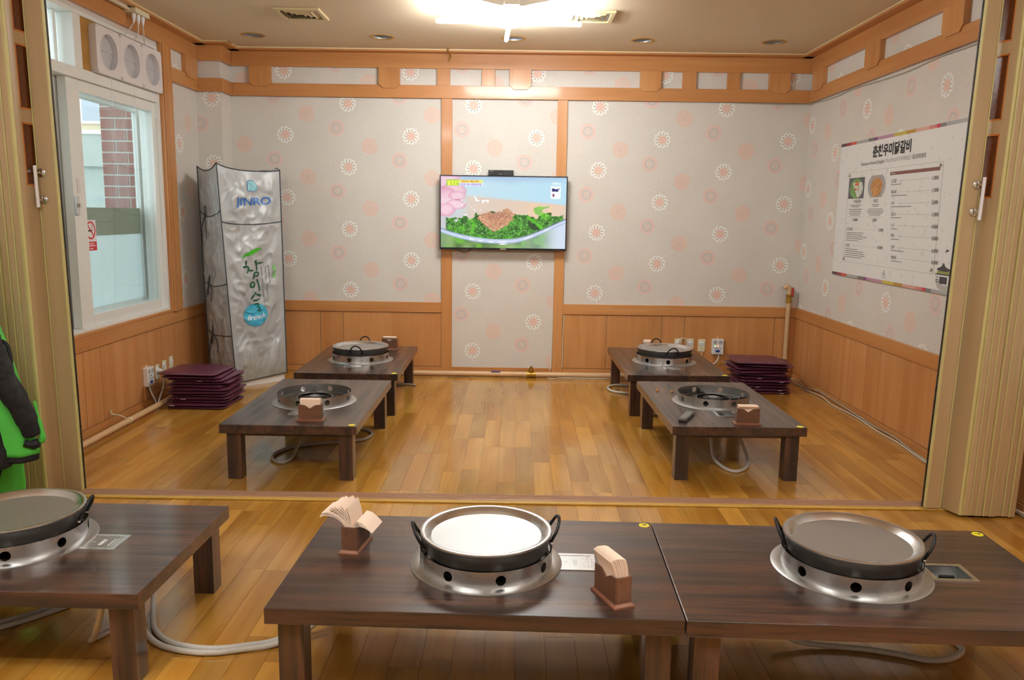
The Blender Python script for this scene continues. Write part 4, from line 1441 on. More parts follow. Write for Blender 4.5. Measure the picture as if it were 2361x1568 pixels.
def circ(x, y, rx, ry, n=28, rot=0):
    return [(x + rx * math.cos(a) * math.cos(rot) - ry * math.sin(a) * math.sin(rot), y + rx * math.cos(a) * math.sin(rot) + ry * math.sin(a) * math.cos(rot)) for a in [2 * PI * k / n for k in range(n)]]


def zp(x, y):      # artwork coordinates measured on an enlarged sheet
    return (530 + x / 7.469, 560 + y / 7.467)


blue_p = plain('blue_print', c(58, 118, 196), 0.45)
green_p = plain('dark_green_print', c(18, 88, 56), 0.45)
leaf_p = plain('leaf_green_print', c(76, 190, 46), 0.45)
aqua_p = plain('aqua_print', c(64, 172, 204), 0.45)
pale_p = plain('pale_blue_print', c(158, 216, 224), 0.45)
# JINRO, rising slightly to the right
def jfn(x, y):
    px, py = 541 + x, 467.5 - y - x * 0.065
    return cpx(px, py, 0.005)
put_text('JINRO', 24.5, jfn, blue_p, cover, bold=0.55, width=83, sub=2)
# small emblem above it: pale blue rounded shape with a blue outline
emb = [(566, 412), (571, 409), (577, 407.5), (582, 410), (586, 415), (589, 421), (591, 426), (587, 430), (581, 433), (575, 431), (569, 432), (566.5, 428), (567, 420)]
art('emblem', blue_p, [[(x + (x - 578) * 0.09, y + (y - 420) * 0.09) for x, y in emb]], 0.0045)
art('emblem_fill', pale_p, [emb], 0.0056)
art('emblem_line', blue_p, ribbon([(568, 414), (573, 416), (578, 421), (581, 424)], [1, 1, 1, 0.6]) + ribbon([(571, 430), (574, 426), (577, 428)], [0.8, 0.8, 0.8]), 0.0066)
art('leaf', leaf_p, [[zp(*q) for q in ((155, 250), (200, 180), (290, 110), (380, 65), (450, 50), (520, 75), (470, 85), (420, 125), (350, 165), (260, 195), (210, 215))]])
S = []
S1, S2, S3 = [], [], []
S += ribbon([zp(238, 290), zp(240, 320), zp(246, 352)], [4.6, 4.2, 1.6])
S += ribbon([zp(200, 392), zp(250, 380), zp(280, 395), zp(278, 440), zp(252, 498)], [5.6, 5.2, 4.6, 4.0, 1.8])
S += ribbon([zp(285, 430), zp(315, 452), zp(350, 452)], [2.6, 3.4, 3.4])
S += ribbon([zp(400, 290), zp(418, 330), zp(424, 390), zp(426, 445)], [6.0, 3.6, 3.0, 3.0])
S += ribbon([zp(430, 330), zp(490, 326), zp(560, 312)], [1.8, 4.2, 1.0])
S += ribbon([zp(392, 490), zp(376, 540), zp(374, 590)], [4.0, 3.8, 3.4])
S += ribbon([zp(392, 490), zp(430, 482), zp(458, 505), zp(450, 545), zp(410, 545)], [3.4, 3.4, 4.2, 4.0, 2.8])
S1, S = S, []
n_ = 16
S += ribbon([zp(358 + 36 * math.cos(2 * PI * k / n_ - 1.4), 706 + 48 * math.sin(2 * PI * k / n_ - 1.4)) for k in range(n_ + 1)], [4.0 - 1.2 * math.cos(2 * PI * k / n_) for k in range(n_ + 1)])
S += ribbon([zp(438, 620), zp(464, 680), zp(474, 750), zp(482, 820)], [3.6, 3.2, 2.8, 2.6])
S2, S = S, []
S += ribbon([zp(410, 858), zp(370, 900), zp(335, 965)], [5.0, 5.4, 3.0])
S += ribbon([zp(440, 888), zp(475, 898), zp(500, 920)], [3.2, 4.6, 3.6])
S += ribbon([zp(380, 996), zp(430, 994), zp(495, 970)], [4.0, 4.6, 1.4])
S += ribbon([zp(405, 1062), zp(460, 1056), zp(464, 1090), zp(440, 1112), zp(480, 1120), zp(478, 1160), zp(445, 1192), zp(490, 1188), zp(530, 1170)], [3.6, 4.0, 3.6, 3.2, 3.6, 3.4, 3.8, 3.2, 1.2])
art('aqua_disc', aqua_p, [circ(585.5, 728, 27, 27.5, 36)], 0.0045, 3)
for q_ in (S1, S2, S):
    art('brush_character', green_p, q_, 0.0058)
def ffn(x, y):
    return cpx(564.5 + x, 741 - y - x * 0.12, 0.0066)
put_text('fresh', 17, ffn, M['tag_white'], cover, bold=0.2, width=41, sub=2, shear=0.3)
ft = []
for x, y0, y1 in ((520, 400, 800), (590, 400, 950), (640, 390, 700), (555, 820, 1120)):
    yy = y0
    while yy < y1:
        ft.append([zp(x + (yy - y0) * 0.05 + a, yy + b) for a, b in ((-8, 0), (8, 0), (8, 22), (-8, 22))])
        yy += 36
art('fine_print', plain('fine_print_grey', c(128, 130, 128), 0.5), ft, 0.0045, 0, 'stuff')
art('green_mark', plain('pale_green_print', c(132, 190, 116), 0.5), [circ(*zp(740, 415), 4.5, 5.5, 14), circ(*zp(755, 490), 3, 7, 14), circ(*zp(745, 575), 4.5, 5.5, 14)], 0.0045, 1, 'stuff')

# ================================================================== LOW TABLES
TL, TS, TT, LEG = 1.277, 0.779, 0.052, 0.08


def table_mesh(hole):
    m = MB()
    x, y, z0, z1 = TL / 2, TS / 2, TH - TT, TH
    if not hole:
        return m.box(-x, x, -y, y, z0, z1)
    hx0, hx1, hy0, hy1 = hole
    zb = z1 - 0.042
    o4 = [(-x, -y), (x, -y), (x, y), (-x, y)]
    i4 = [(hx0, hy0), (hx1, hy0), (hx1, hy1), (hx0, hy1)]
    vs = [(a, b, z1) for a, b in o4] + [(a, b, z1) for a, b in i4] + [(a, b, zb) for a, b in i4] + [(a, b, z0) for a, b in o4]
    fs = [(8, 9, 10, 11), (12, 15, 14, 13)]
    for k in range(4):
        j = (k + 1) % 4
        fs += [(k, j, 4 + j, 4 + k), (4 + k, 4 + j, 8 + j, 8 + k), (12 + k, 12 + j, j, k)]
    return m.add(vs, fs)


def make_table(loc, rz, label, plate, number=None):
    e = empty('low_table', (loc[0], loc[1], 0), rz, label, 'table', 'low dark wood tables with built-in burners')
    hole = (0.262, 0.382, -0.05, 0.05) if plate == 'open' else None
    table_mesh(hole).build('tabletop', M['walnut_x'], e, bevel=0.0025)
    ix, iy = TL / 2 - 0.032, TS / 2 - 0.030
    for sx in (-1, 1):
        for sy in (-1, 1):
            x0, x1 = sorted((sx * ix, sx * (ix - LEG)))
            y0, y1 = sorted((sy * iy, sy * (iy - LEG)))
            MB().box(x0, x1, y0, y1, 0.0, TH - TT).build('leg', M['walnut_z'], e, bevel=0.002)
    for sy in (-1, 1):
        y0, y1 = sorted((sy * (iy - 0.022), sy * (iy - 0.044)))
        MB().box(-ix + LEG, ix - LEG, y0, y1, TH - TT - 0.026, TH - TT).build('apron', M['walnut_x'], e)
    for sx in (-1, 1):
        x0, x1 = sorted((sx * (ix - 0.022), sx * (ix - 0.044)))
        MB().box(x0, x1, -iy + LEG, iy - LEG, TH - TT - 0.026, TH - TT).build('apron', M['walnut_y'], e)
    # gas tap box under the burner
    MB().box(0.10, 0.22, -0.05, 0.05, TH - TT - 0.055, TH - TT).build('gas_valve', M['black_iron'], e, bevel=0.004)
    # control plate
    fr = MB()
    a0, a1, b0, b1, w = 0.246, 0.396, -0.067, 0.067, 0.016
    fr.box(a0, a1, b0, b0 + w, TH, TH + 0.003).box(a0, a1, b1 - w, b1, TH, TH + 0.003).box(a0, a0 + w, b0 + w, b1 - w, TH, TH + 0.003).box(a1 - w, a1, b0 + w, b1 - w, TH, TH + 0.003)
    pl = fr.build('control_plate', M['steel'], e)
    if plate == 'open':
        bx = MB()
        hx0, hx1, hy0, hy1 = hole
        bx.add([(hx0 + .001, hy0 + .001, TH), (hx1 - .001, hy0 + .001, TH), (hx1 - .001, hy1 - .001, TH), (hx0 + .001, hy1 - .001, TH),
                (hx0 + .001, hy0 + .001, TH - .041), (hx1 - .001, hy0 + .001, TH - .041), (hx1 - .001, hy1 - .001, TH - .041), (hx0 + .001, hy1 - .001, TH - .041)],
               [(4, 5, 6, 7), (0, 1, 5, 4), (1, 2, 6, 5), (2, 3, 7, 6), (3, 0, 4, 7)])
        bx.build('recess', M['steel_rough'], pl, recalc=False)
        MB().lathe([(0, 0.0), (0.026, 0.0), (0.024, 0.022), (0.016, 0.026), (0, 0.026)], 20, 0.312, -0.012, TH - 0.041).build('knob', M['black'], pl, smooth=40)
        MB().box(0.286, 0.338, -0.018, -0.006, TH - 0.016, TH - 0.004).build('knob_grip', M['black'], pl, bevel=0.003)
    else:
        MB().box(a0 + w, a1 - w, b0 + w, b1 - w, TH, TH + 0.0016).build('flap', M['steel_rough'], pl)
        MB().box(a1 - w - 0.012, a1 - w - 0.006, b0 + w + 0.012, b1 - w - 0.012, TH + 0.0016, TH + 0.0028).build('hinge', M['steel'], pl)
        mk = MB()
        for q in range(4):
            mk.box(0.318, 0.332, -0.026 + 0.013 * q, -0.018 + 0.013 * q, TH + 0.0016, TH + 0.0022)
        for q in range(6):
            mk.box(0.356, 0.362, -0.034 + 0.011 * q, -0.027 + 0.011 * q, TH + 0.0016, TH + 0.0022)
        mk.box(0.286, 0.298, -0.001, 0.001, TH + 0.0016, TH + 0.0022)
        mk.build('engraving', M['tag_white'], pl, kind='stuff')
    # table number sticker
    sx_, sy_ = TL / 2 - 0.028, TS / 2 - 0.032
    if number == 'none':
        return e
    st = MB().lathe([(0, 0.0012), (0.0195, 0.0012), (0.0205, 0.0), (0, 0.0)], 24, sx_, sy_, TH).build('number_sticker', M['yellow'], e)
    if number:
        put_text(number, 0.026, lambda x, y: (sx_ - 0.009 + y, sy_ + 0.008 - x, TH + 0.0015), M['ink'], st, bold=0.001)
    return e


TABLES = {
    'A': ((-1.804, 2.769), -0.99, 'low dark wood table beside the green and black jacket', 'shut', 'none'),
    'B': ((-0.104, 2.665), -1.565, 'low dark wood table carrying two napkin holders', 'shut', '9'),
    'C': ((1.176, 2.627), -1.568, 'low dark wood table with an open control box beside its covered pan', 'open', '7'),
    'D': ((-1.274, 5.049), -90.0, 'low dark wood table with an empty burner ring nearest the window', 'shut', None),
    'E': ((-1.264, 6.553), -90 + 0.317, 'low dark wood table with a covered pan near the silver covered fridge', 'shut', None),
    'F': ((1.296, 5.155), -90 + 0.866, 'low dark wood table with an empty burner ring and a wrapped remote control', 'open', None),
    'G': ((1.245, 6.658), -90 + 0.482, 'low dark wood table with a covered pan by the wall outlets', 'shut', None)}
for k, (loc, a, lb, pl, num) in TABLES.items():
    make_table(loc, R(a), lb, pl, num)

# ---- burner guards
GR, GF, GH = 0.228, 0.2625, 0.064


def ring_wall(nh=8, ph=0.0):
    """low thin cylinder pierced by round holes, outer and inner skin with their own normals"""
    vs, fs, nr = [], [], []
    sec = 2 * PI / nh
    rh, zc, hw_, K = 0.0172, 0.034, 0.026, 24
    def skin(rad, sg):
        for k in range(nh):
            a0 = k * sec + ph
            def P(p):
                a = a0 + p[0] / GR
                vs.append((rad * math.cos(a), rad * math.sin(a), p[1]))
                nr.append((sg * math.cos(a), sg * math.sin(a), 0))
            sq, ci = [], []
            for i in range(K):
                t = 2 * PI * i / K + PI / 4
                ct, s_ = math.cos(t), math.sin(t)
                q = 1 / max(abs(ct), abs(s_))
                sq.append((q * ct * hw_, GH / 2 + q * s_ * GH / 2))
                ci.append((rh * ct, zc + rh * s_))
            b = len(vs)
            for p in sq + ci:
                P(p)
            wd = (lambda f: f) if sg > 0 else (lambda f: f[::-1])
            fs.extend([wd((b + i, b + K + i, b + K + (i + 1) % K, b + (i + 1) % K))[::-1] for i in range(K)])
            st, span = 10, sec * GR - 2 * hw_
            b = len(vs)
            for i in range(st + 1):
                for z in (0.0, GH):
                    P((hw_ + span * i / st, z))
            fs.extend([wd((b + 2 * i, b + 2 * i + 2, b + 2 * i + 3, b + 2 * i + 1)) for i in range(st)])
    skin(GR, 1)
    skin(GR - 0.0022, -1)
    n = 96
    b = len(vs)
    for i in range(n):
        a = 2 * PI * i / n
        for rad in (GR, GR - 0.0022):
            vs.append((rad * math.cos(a), rad * math.sin(a), GH))
            nr.append((0, 0, 1))
    fs.extend([(b + 2 * i, b + 2 * i + 1, b + (2 * i + 3) % (2 * n), b + (2 * i + 2) % (2 * n)) for i in range(n)])
    me = bpy.data.meshes.new('ring_wall')
    me.from_pydata(vs, [], fs)
    me.shade_smooth()
    me.normals_split_custom_set_from_vertices(nr)
    return me


def make_guard(key, phase, label, open_=False):
    loc, a, _, _, _ = TABLES[key]
    ang = R(a)
    dx = {'A': (0.015, 0), 'B': (0.016, -0.012), 'C': (-0.006, 0.014), 'D': (0.005, 0.035), 'E': (0.005, 0.055), 'F': (0.006, 0), 'G': (0.0, 0.045)}[key]
    cx, cy = loc[0] + dx[0], loc[1] + (dx[1] if key in 'ABC' else -dx[1])
    e = empty('burner_guard', (cx, cy, TH), 0, label, 'burner ring', 'stainless burner guard rings')
    MB().lathe([(GR - 0.006, 0.0), (GF, 0.0), (GF, 0.003), (GF - 0.006, 0.0062), (GR, 0.010), (GR - 0.006, 0.010)], 72, closed=True).build('flange', M['steel_rough'], e, smooth=30)
    link('ring_wall', ring_wall(8, phase), M['steel'] if not open_ else M['steel_rough'], e)
    # weld seam
    sa = phase + 0.32 + PI
    MB().tube([(GR * 1.004 * math.cos(sa), GR * 1.004 * math.sin(sa), z) for z in (0.011, 0.03, GH - 0.001)], 0.0009, 5).build('weld_seam', M['fix_grey'], e)
    MB().lathe([(0, 0.0), (GR - 0.004, 0.0), (GR - 0.004, 0.006), (0, 0.003)], 48).build('drip_pan', M['soot'], e, smooth=40)
    if open_:
        MB().lathe([(0.03, 0.012), (0.062, 0.012), (0.068, 0.022), (0.062, 0.03), (0.03, 0.03)], 32, closed=True).build('burner_head', M['black_iron'], e, smooth=40)
        MB().lathe([(0, 0.010), (0.034, 0.010), (0.03, 0.036), (0, 0.038)], 24).build('burner_cap', M['fix_grey'], e, smooth=40)
        MB().lathe([(0.108, 0.008), (0.112, 0.008), (0.112, 0.030), (0.108, 0.030)], 40, closed=True).build('support_ring', M['chrome'], e, smooth=40)
        for q in range(3):
            t = PI / 2 + 0.25 + q * 2 * PI / 3
            d = Vector((math.cos(t), math.sin(t), 0)); n = Vector((-d.y, d.x, 0)) * 0.004
            br = MB()
            for rad, h0, h1 in ((0.05, 0.012, 0.030),):
                pts = [(0.045, 0.006), (GR - 0.006, 0.006), (GR - 0.006, 0.052), (GR - 0.05, 0.046), (0.12, 0.032), (0.045, 0.034)]
                vs = [d * r_ + Vector((0, 0, z)) - n for r_, z in pts] + [d * r_ + Vector((0, 0, z)) + n for r_, z in pts]
                k = len(pts)
                br.add(vs, [tuple(range(k)), tuple(range(2 * k - 1, k - 1, -1))] + [(i, (i + 1) % k, (i + 1) % k + k, i + k) for i in range(k)])
            b = br.build('pan_support', M['black_iron'], e, bevel=0.001)
            MB().lathe([(0, -0.006), (0.007, -0.006), (0.007, 0.006), (0, 0.006)], 10, *(d * 0.16 + Vector((0, 0, 0.036))), axis='y').build('bolt', M['chrome'], b)
    return e, (cx, cy)


GUARD = {}
F_ = -PI / 2
for key, ph, lb, op in (('A', F_ + R(22), 'stainless burner ring under the covered pan beside the jacket', False),
                        ('B', F_ + R(14), 'stainless burner ring on the table with two napkin holders', False),
                        ('C', F_ + R(27), 'stainless burner ring on the table with the open control box', False),
                        ('D', F_ + R(-12), 'empty stainless burner ring on the window side table', True),
                        ('E', F_ + R(-12), 'stainless burner ring under the covered pan near the silver fridge', False),
                        ('F', F_ + R(20), 'empty stainless burner ring beside the wrapped remote control', True),
                        ('G', F_ + R(-2), 'stainless burner ring under the covered pan by the wall outlets', False)):
    GUARD[key] = make_guard(key, ph, lb, op)[1]


# ---- pans and their tray lids
def make_pan():
    e = empty('griddle_pan')
    prof = [(0, 0.0), (0.18, 0.0), (0.203, 0.006), (0.212, 0.020), (0.2235, 0.067), (0.228, 0.071), (0.228, 0.074), (0.2225, 0.074), (0.209, 0.022), (0.196, 0.010), (0, 0.006)]
    MB().lathe(prof, 96).build('bowl', M['iron'], e, smooth=45)
    for s in (-1, 1):
        h = MB()
        pts = []
        for k in range(9):
            t = PI * k / 8
            pts.append((s * (0.224 + 0.030 * math.sin(t) ** 0.8), 0.047 * math.cos(t), 0.048 + 0.062 * math.sin(t)))
        pts = [(s * 0.2165, 0.047, 0.030)] + pts + [(s * 0.2165, -0.047, 0.030)]
        h.tube(pts, 0.0055, 8, 3)
        ho = h.build('handle', M['black_iron'], e, smooth=True)
        for y in (-0.047, 0.047):
            MB().lathe([(0, -0.003), (0.007, -0.003), (0.005, 0.005), (0, 0.006)], 10, s * 0.2195, y, 0.034, 'x').build('rivet', M['chrome'], ho, smooth=40)
    return e


def make_lid():
    e = empty('pan_lid')
    prof = [(0.190, 0.0012), (0.196, 0.004), (0.211, 0.0185), (0.2205, 0.0205), (0.2245, 0.0185), (0.2265, 0.019), (0.226, 0.0225), (0.220, 0.024), (0.210, 0.0215), (0.1945, 0.0072), (0.190, 0.0034)]
    MB().lathe(prof, 96, closed=True).build('rim', M['steel'], e, smooth=35)
    MB().lathe([(0, 0.0), (0.1905, 0.0012), (0.1905, 0.0034), (0.1, 0.0026), (0, 0.0024)], 96).build('plate', M['lid_plate'], e, smooth=35)
    return e


pan0, lid0 = make_pan(), make_lid()
first_ = True
for key, rot, lb in (('A', 12, 'beside the green and black jacket'), ('B', 9, 'between the two napkin holders'), ('C', -14, 'beside the open control box'),
                     ('E', 92, 'near the silver covered fridge'), ('G', 96, 'by the wall outlets')):
    p = pan0 if first_ else copy_tree(pan0)
    l = lid0 if first_ else copy_tree(lid0)
    first_ = False
    x, y = GUARD[key]
    tilt = {'C': R(1.5)}.get(key, 0)
    p.location = (x, y, TH + 0.042)
    p.rotation_euler = (0, 0, R(rot))
    l.location = (x, y, TH + 0.042 + 0.0555)
    l.rotation_euler = (0, 0, R(rot))
    tag(p, 'dark iron griddle pan with loop handles ' + lb, 'pan', 'griddle pans on the burners')
    tag(l, 'shiny stainless tray lid on the pan ' + lb, 'lid', 'stainless pan lids')

# ---- napkin holders and napkins
def make_holder(loc, rz, label):
    e = empty('napkin_holder', (loc[0], loc[1], TH), rz, label, 'napkin holder', 'wooden napkin holders')
    m = MB().box(-0.078, 0.078, -0.036, 0.036, 0, 0.006)
    m.add([(-0.078, -0.036, .006), (0.078, -0.036, .006), (0.078, 0.036, .006), (-0.078, 0.036, .006), (-0.070, -0.029, .013), (0.070, -0.029, .013), (0.070, 0.029, .013), (-0.070, 0.029, .013)],
          [(4, 5, 6, 7), (0, 1, 5, 4), (1, 2, 6, 5), (2, 3, 7, 6), (3, 0, 4, 7)])
    m.build('plinth', M['holder_base'], e)
    top = []
    for k in range(17):
        t = -1 + 2 * k / 16
        top.append((0.066 * t, 0.098 - 0.006 * (1 - abs(t)) - 0.018 * max(0, 1 - abs(t) / 0.5) ** 1.2))
    for s in (-1, 1):
        y0, y1 = sorted((s * 0.029, s * 0.0215))
        MB().prism([(-0.066, 0.013), (0.066, 0.013)] + top[::-1], 'y', y0, y1).build('side_panel', M['holder'], e)
        x0, x1 = sorted((s * 0.0665, s * 0.059))
        MB().box(x0, x1, -0.0215, 0.0215, 0.013, 0.096).build('end_panel', M['holder'], e)
    return e


def make_napkins(loc, rz, label, mode):
    """stack of folded napkins standing in a holder"""
    e = empty('napkins', (loc[0], loc[1], TH), rz, label, 'napkins', 'napkin bundles in the holders')
    rnd = random.Random(hash(mode) % 1000 if False else len(label))
    n = 16
    for k in range(n):
        t = -1 + 2 * k / (n - 1)
        y0 = 0.019 * t
        prof = []
        if mode == 'fan':
            if t < 0.45:        # fans towards +y, standing high
                lean = (0.45 - t) / 1.45
                L_ = 0.088 + rnd.uniform(-0.008, 0.006)
                a = 0.10 + 1.05 * lean + rnd.uniform(-0.02, 0.02)
                prof = [(-y0, 0.02), (-y0, 0.085)]
                for q in range(1, 8):
                    s = q / 7
                    prof.append((-y0 + L_ * (math.sin(a * s * 1.35) * s), 0.085 + L_ * s * math.cos(a * s * 1.0)))
            else:               # a few folded over the other side
                o_ = (1 - t) * 0.03
                prof = [(-y0, 0.02), (-y0, 0.088), (-y0 - 0.016, 0.101 + o_), (-y0 - 0.034, 0.096 + o_), (-y0 - 0.050, 0.088 + o_ * 0.8), (-y0 - 0.062, 0.078 + o_ * 0.6)]
        elif mode == 'bulge':
            L_ = 0.075 - 0.006 * t * t
            prof = [(y0, 0.02), (y0, 0.08)]
            for q in range(1, 7):
                s = q / 6
                prof.append((y0 * (1 + 0.35 * s) + 0.016 * s * s, 0.08 + L_ * s))
        elif mode == 'upright':
            prof = [(y0, 0.02), (y0, 0.09), (y0 * 1.05, 0.130 - 0.003 * abs(t))]
        elif mode == 'low':
            prof = [(y0, 0.02), (y0, 0.09), (y0 * 1.3 - 0.004, 0.108 - 0.005 * abs(t)), (y0 * 1.5 - 0.012, 0.112)]
        x0, x1 = -0.056 + rnd.uniform(-.0015, .0015), 0.056 + rnd.uniform(-.0015, .0015)
        m = MB()
        th_ = 0.0011
        pr = [Vector(q) for q in prof]
        vs = []
        for i, q in enumerate(pr):
            tg = (pr[min(i + 1, len(pr) - 1)] - pr[max(i - 1, 0)]).normalized()
            nn_ = Vector((-tg.y, tg.x)) * th_
            arch = 0.0
            for xx, sg in ((x0, 1), (x0, -1), (x1, -1), (x1, 1)):
                vs.append((xx, q.x + nn_.x * sg, q.y + nn_.y * sg))
        fs = [(0, 1, 2, 3)]
        for i in range(len(pr) - 1):
            b = i * 4
            fs += [(b + j, b + (j + 1) % 4, b + 4 + (j + 1) % 4, b + 4 + j) for j in range(4)]
        fs.append(tuple((len(pr) - 1) * 4 + j for j in range(4)))
        m.add(vs, fs).build('napkin', M['napkin'], e, smooth=30)
    return e


HOLD = [((-0.563, 2.763), 81, 'fan', 'wooden napkin holder with wildly fanned napkins', 'cream napkins fanned out of the holder on both sides'),
        ((0.320, 2.395), 113, 'bulge', 'wooden napkin holder packed with tall napkins beside the steel control plate', 'tall packed bundle of cream napkins beside the steel control plate'),
        ((-1.172, 4.535), 1, 'upright', 'wooden napkin holder in front of the empty burner ring, window side', 'cream napkins standing square in the holder on the window side table'),
        ((1.366, 4.60), -2, 'low', 'wooden napkin holder beside the wrapped remote control', 'low cream napkins in the holder beside the wrapped remote control'),
        ((-1.10, 7.02), -4, 'low', 'wooden napkin holder behind the covered pan near the silver fridge', 'cream napkins behind the covered pan near the silver fridge'),
        ((1.155, 7.02), 80, 'low', 'wooden napkin holder behind the covered pan by the wall outlets', 'cream napkins behind the covered pan by the wall outlets')]
for loc, rz, mode, l1, l2 in HOLD:
    make_holder(loc, R(rz), l1)
    make_napkins(loc, R(rz), l2, mode)

# ---- remote control in cling film, crumbs, tissue scrap
rc = empty('remote_control', (1.036, 4.712, TH), R(65), 'dark remote control wrapped in clear film on the table', 'remote control')
m = MB().box(-0.105, 0.105, -0.024, 0.024, 0.0, 0.02)
m.build('body', plain('remote_plastic', c(78, 76, 76), 0.3), rc, bevel=0.006)
bt = MB()
for i in range(7):
    for j in range(3):
        bt.box(-0.08 + 0.022 * i, -0.068 + 0.022 * i, -0.016 + 0.0125 * j, -0.008 + 0.0125 * j, 0.02, 0.0225)
bt.build('buttons', M['palegrey'], rc, kind='stuff')
t_ = NT('cling_film')
tr = t_.n('ShaderNodeBsdfTransparent'); gl = t_.n('ShaderNodeBsdfGlossy'); gl.inputs['Roughness'].default_value = 0.12
mx = t_.n('ShaderNodeMixShader'); mx.inputs[0].default_value = 0.22
t_.t.links.new(tr.outputs[0], mx.inputs[1]); t_.t.links.new(gl.outputs[0], mx.inputs[2]); t_.t.links.new(mx.outputs[0], t_.out.inputs[0])
fm_ = MB()
nu, nv = 16, 12
vs = []
for i in range(nu + 1):
    for j in range(nv):
        a = 2 * PI * j / nv
        x = -0.115 + 0.23 * i / nu
        k = 1.0 if 0 < i < nu else 0.6
        jit = 0.003 * mnoise.noise(Vector((x * 60, a * 2, 1.0)))
        vs.append((x, (0.028 * k + jit) * max(-1, min(1, 1.25 * math.cos(a))), 0.0125 + (0.0118 * k + jit * 0.3) * max(-1, min(1, 1.25 * math.sin(a)))))
fs = [(i * nv + j, i * nv + (j + 1) % nv, (i + 1) * nv + (j + 1) % nv, (i + 1) * nv + j) for i in range(nu) for j in range(nv)]
fm_.add(vs, fs).build('film_wrap', t_.m, rc)
for k, (x, y, r_) in enumerate(((0.992, 5.46, 0.010), (1.085, 5.42, 0.011))):
    m = MB().lathe([(0, 0), (r_, 0.001), (r_ * 0.9, r_ * 0.7), (r_ * 0.3, r_ * 1.1), (0, r_ * 1.1)], 7, x, y, TH)
    m.build('food_crumb', M['crumb'], label=['tiny orange food crumb lying alone on the dark tabletop', 'tiny orange food crumb touching the empty burner ring'][k], cat='crumb', group='crumbs on the table')
m = MB()
vs = [(-1.43 + 0.03 * math.cos(2 * PI * k / 7) * (1 + 0.3 * (k % 2)), 5.285 + 0.025 * math.sin(2 * PI * k / 7), TH + 0.002) for k in range(7)] + [(-1.425, 5.285, TH + 0.045), (-1.44, 5.29, TH + 0.028)]
m.add(vs, [(k, (k + 1) % 7, 7 if k < 4 else 8) for k in range(7)] + [(0, 7, 8), (4, 8, 7)]).build('tissue_scrap', M['tag_white'], label='small crumpled white tissue behind the empty burner ring', cat='tissue')

# ---- gas hoses
def hose(pts, label, mat='hose', r=0.0105):
    return MB().tube(pts, r, 10, 6).build('gas_hose', M[mat], label=label, cat='hose', group='gas hoses under the tables', smooth=True)
Z0 = 0.0112
hose([(-1.30, 4.88, TH - TT - 0.05), (-1.325, 4.83, 0.12), (-1.358, 4.78, 0.03), (-1.41, 4.728, Z0), (-1.487, 4.80, Z0), (-1.50, 4.92, Z0), (-1.44, 5.05, Z0), (-1.321, 5.126, Z0), (-1.136, 5.198, Z0), (-1.005, 5.268, Z0), (-0.976, 5.40, Z0), (-1.059, 5.52, Z0), (-1.25, 5.57, Z0)],
     'taupe gas hose looping on the floor under the window side table', 'hose_dark')
hose([(1.27, 5.02, TH - TT - 0.04), (1.265, 5.0, 0.12), (1.262, 4.90, 0.03), (1.29, 4.76, Z0), (1.345, 4.69, Z0), (1.43, 4.77, Z0), (1.475, 4.90, 0.03), (1.45, 4.97, 0.12), (1.42, 5.05, TH - TT - 0.04)],
     'pale gas hose hanging in a loop under the table with the wrapped remote')
hose([(1.25, 7.10, Z0), (1.038, 7.15, Z0), (0.905, 7.135, Z0), (0.835, 7.03, Z0), (0.86, 6.88, Z0), (0.978, 6.818, Z0), (1.15, 6.82, Z0)], 'pale gas hose curling out from under the table by the outlets')
hose([(1.02, 5.98, Z0), (1.075, 6.06, Z0), (1.18, 6.12, Z0), (1.35, 6.10, Z0)], 'short end of pale gas hose between the two menu side tables')
hose([(-1.43, 3.02, TH - TT - 0.03), (-1.40, 2.97, 0.12), (-1.375, 2.90, 0.02), (-1.345, 2.83, Z0), (-1.295, 2.735, Z0), (-1.215, 2.655, Z0), (-1.114, 2.618, Z0), (-1.019, 2.612, Z0), (-0.937, 2.632, Z0), (-0.84, 2.67, Z0), (-0.72, 2.72, 0.05), (-0.64, 2.74, 0.16), (-0.5, 2.72, 0.235), (-0.05, 2.66, TH - TT - 0.03)],
     'pale gas hose running from the jacket side table to the next table')
hose([(-1.47, 2.98, TH - TT - 0.03), (-1.43, 2.93, 0.12), (-1.40, 2.86, 0.02), (-1.37, 2.79, Z0), (-1.31, 2.70, Z0), (-1.225, 2.625, Z0), (-1.114, 2.588, Z0), (-1.019, 2.585, Z0), (-0.937, 2.607, Z0), (-0.84, 2.64, Z0), (-0.72, 2.685, 0.05), (-0.64, 2.70, 0.15), (-0.5, 2.68, 0.225), (-0.1, 2.62, TH - TT - 0.04)],
     'second pale gas hose lying alongside the first between the front tables', 'hose')
hose([(-1.35, 2.50, TH - TT - 0.03), (-1.385, 2.53, 0.16), (-1.44, 2.59, 0.06), (-1.485, 2.65, Z0 + 0.004), (-1.455, 2.715, Z0), (-1.445, 2.765, Z0), (-1.475, 2.84, Z0), (-1.53, 2.92, Z0)], 'dirty white gas hose bent sharply behind the leg of the jacket side table')
hose([(-2.15, 2.66, Z0), (-1.98, 2.71, Z0), (-1.882, 2.768, Z0), (-1.79, 2.848, Z0), (-1.73, 2.93, Z0)], 'pale gas hose under the middle of the jacket side table', 'hose')
hose([(-2.12, 2.62, Z0), (-1.96, 2.675, Z0), (-1.86, 2.731, Z0), (-1.77, 2.82, Z0), (-1.70, 2.91, Z0)], 'pale gas hose parallel to another under the jacket side table', 'hose')
hose([(0.95, 2.72, 0.05), (1.05, 2.70, 0.02), (1.171, 2.691, Z0), (1.272, 2.674, Z0), (1.379, 2.64, Z0), (1.453, 2.61, Z0), (1.54, 2.62, Z0), (1.615, 2.685, Z0), (1.60, 2.78, Z0)], 'pale gas hose drooping under the table with the open control box')
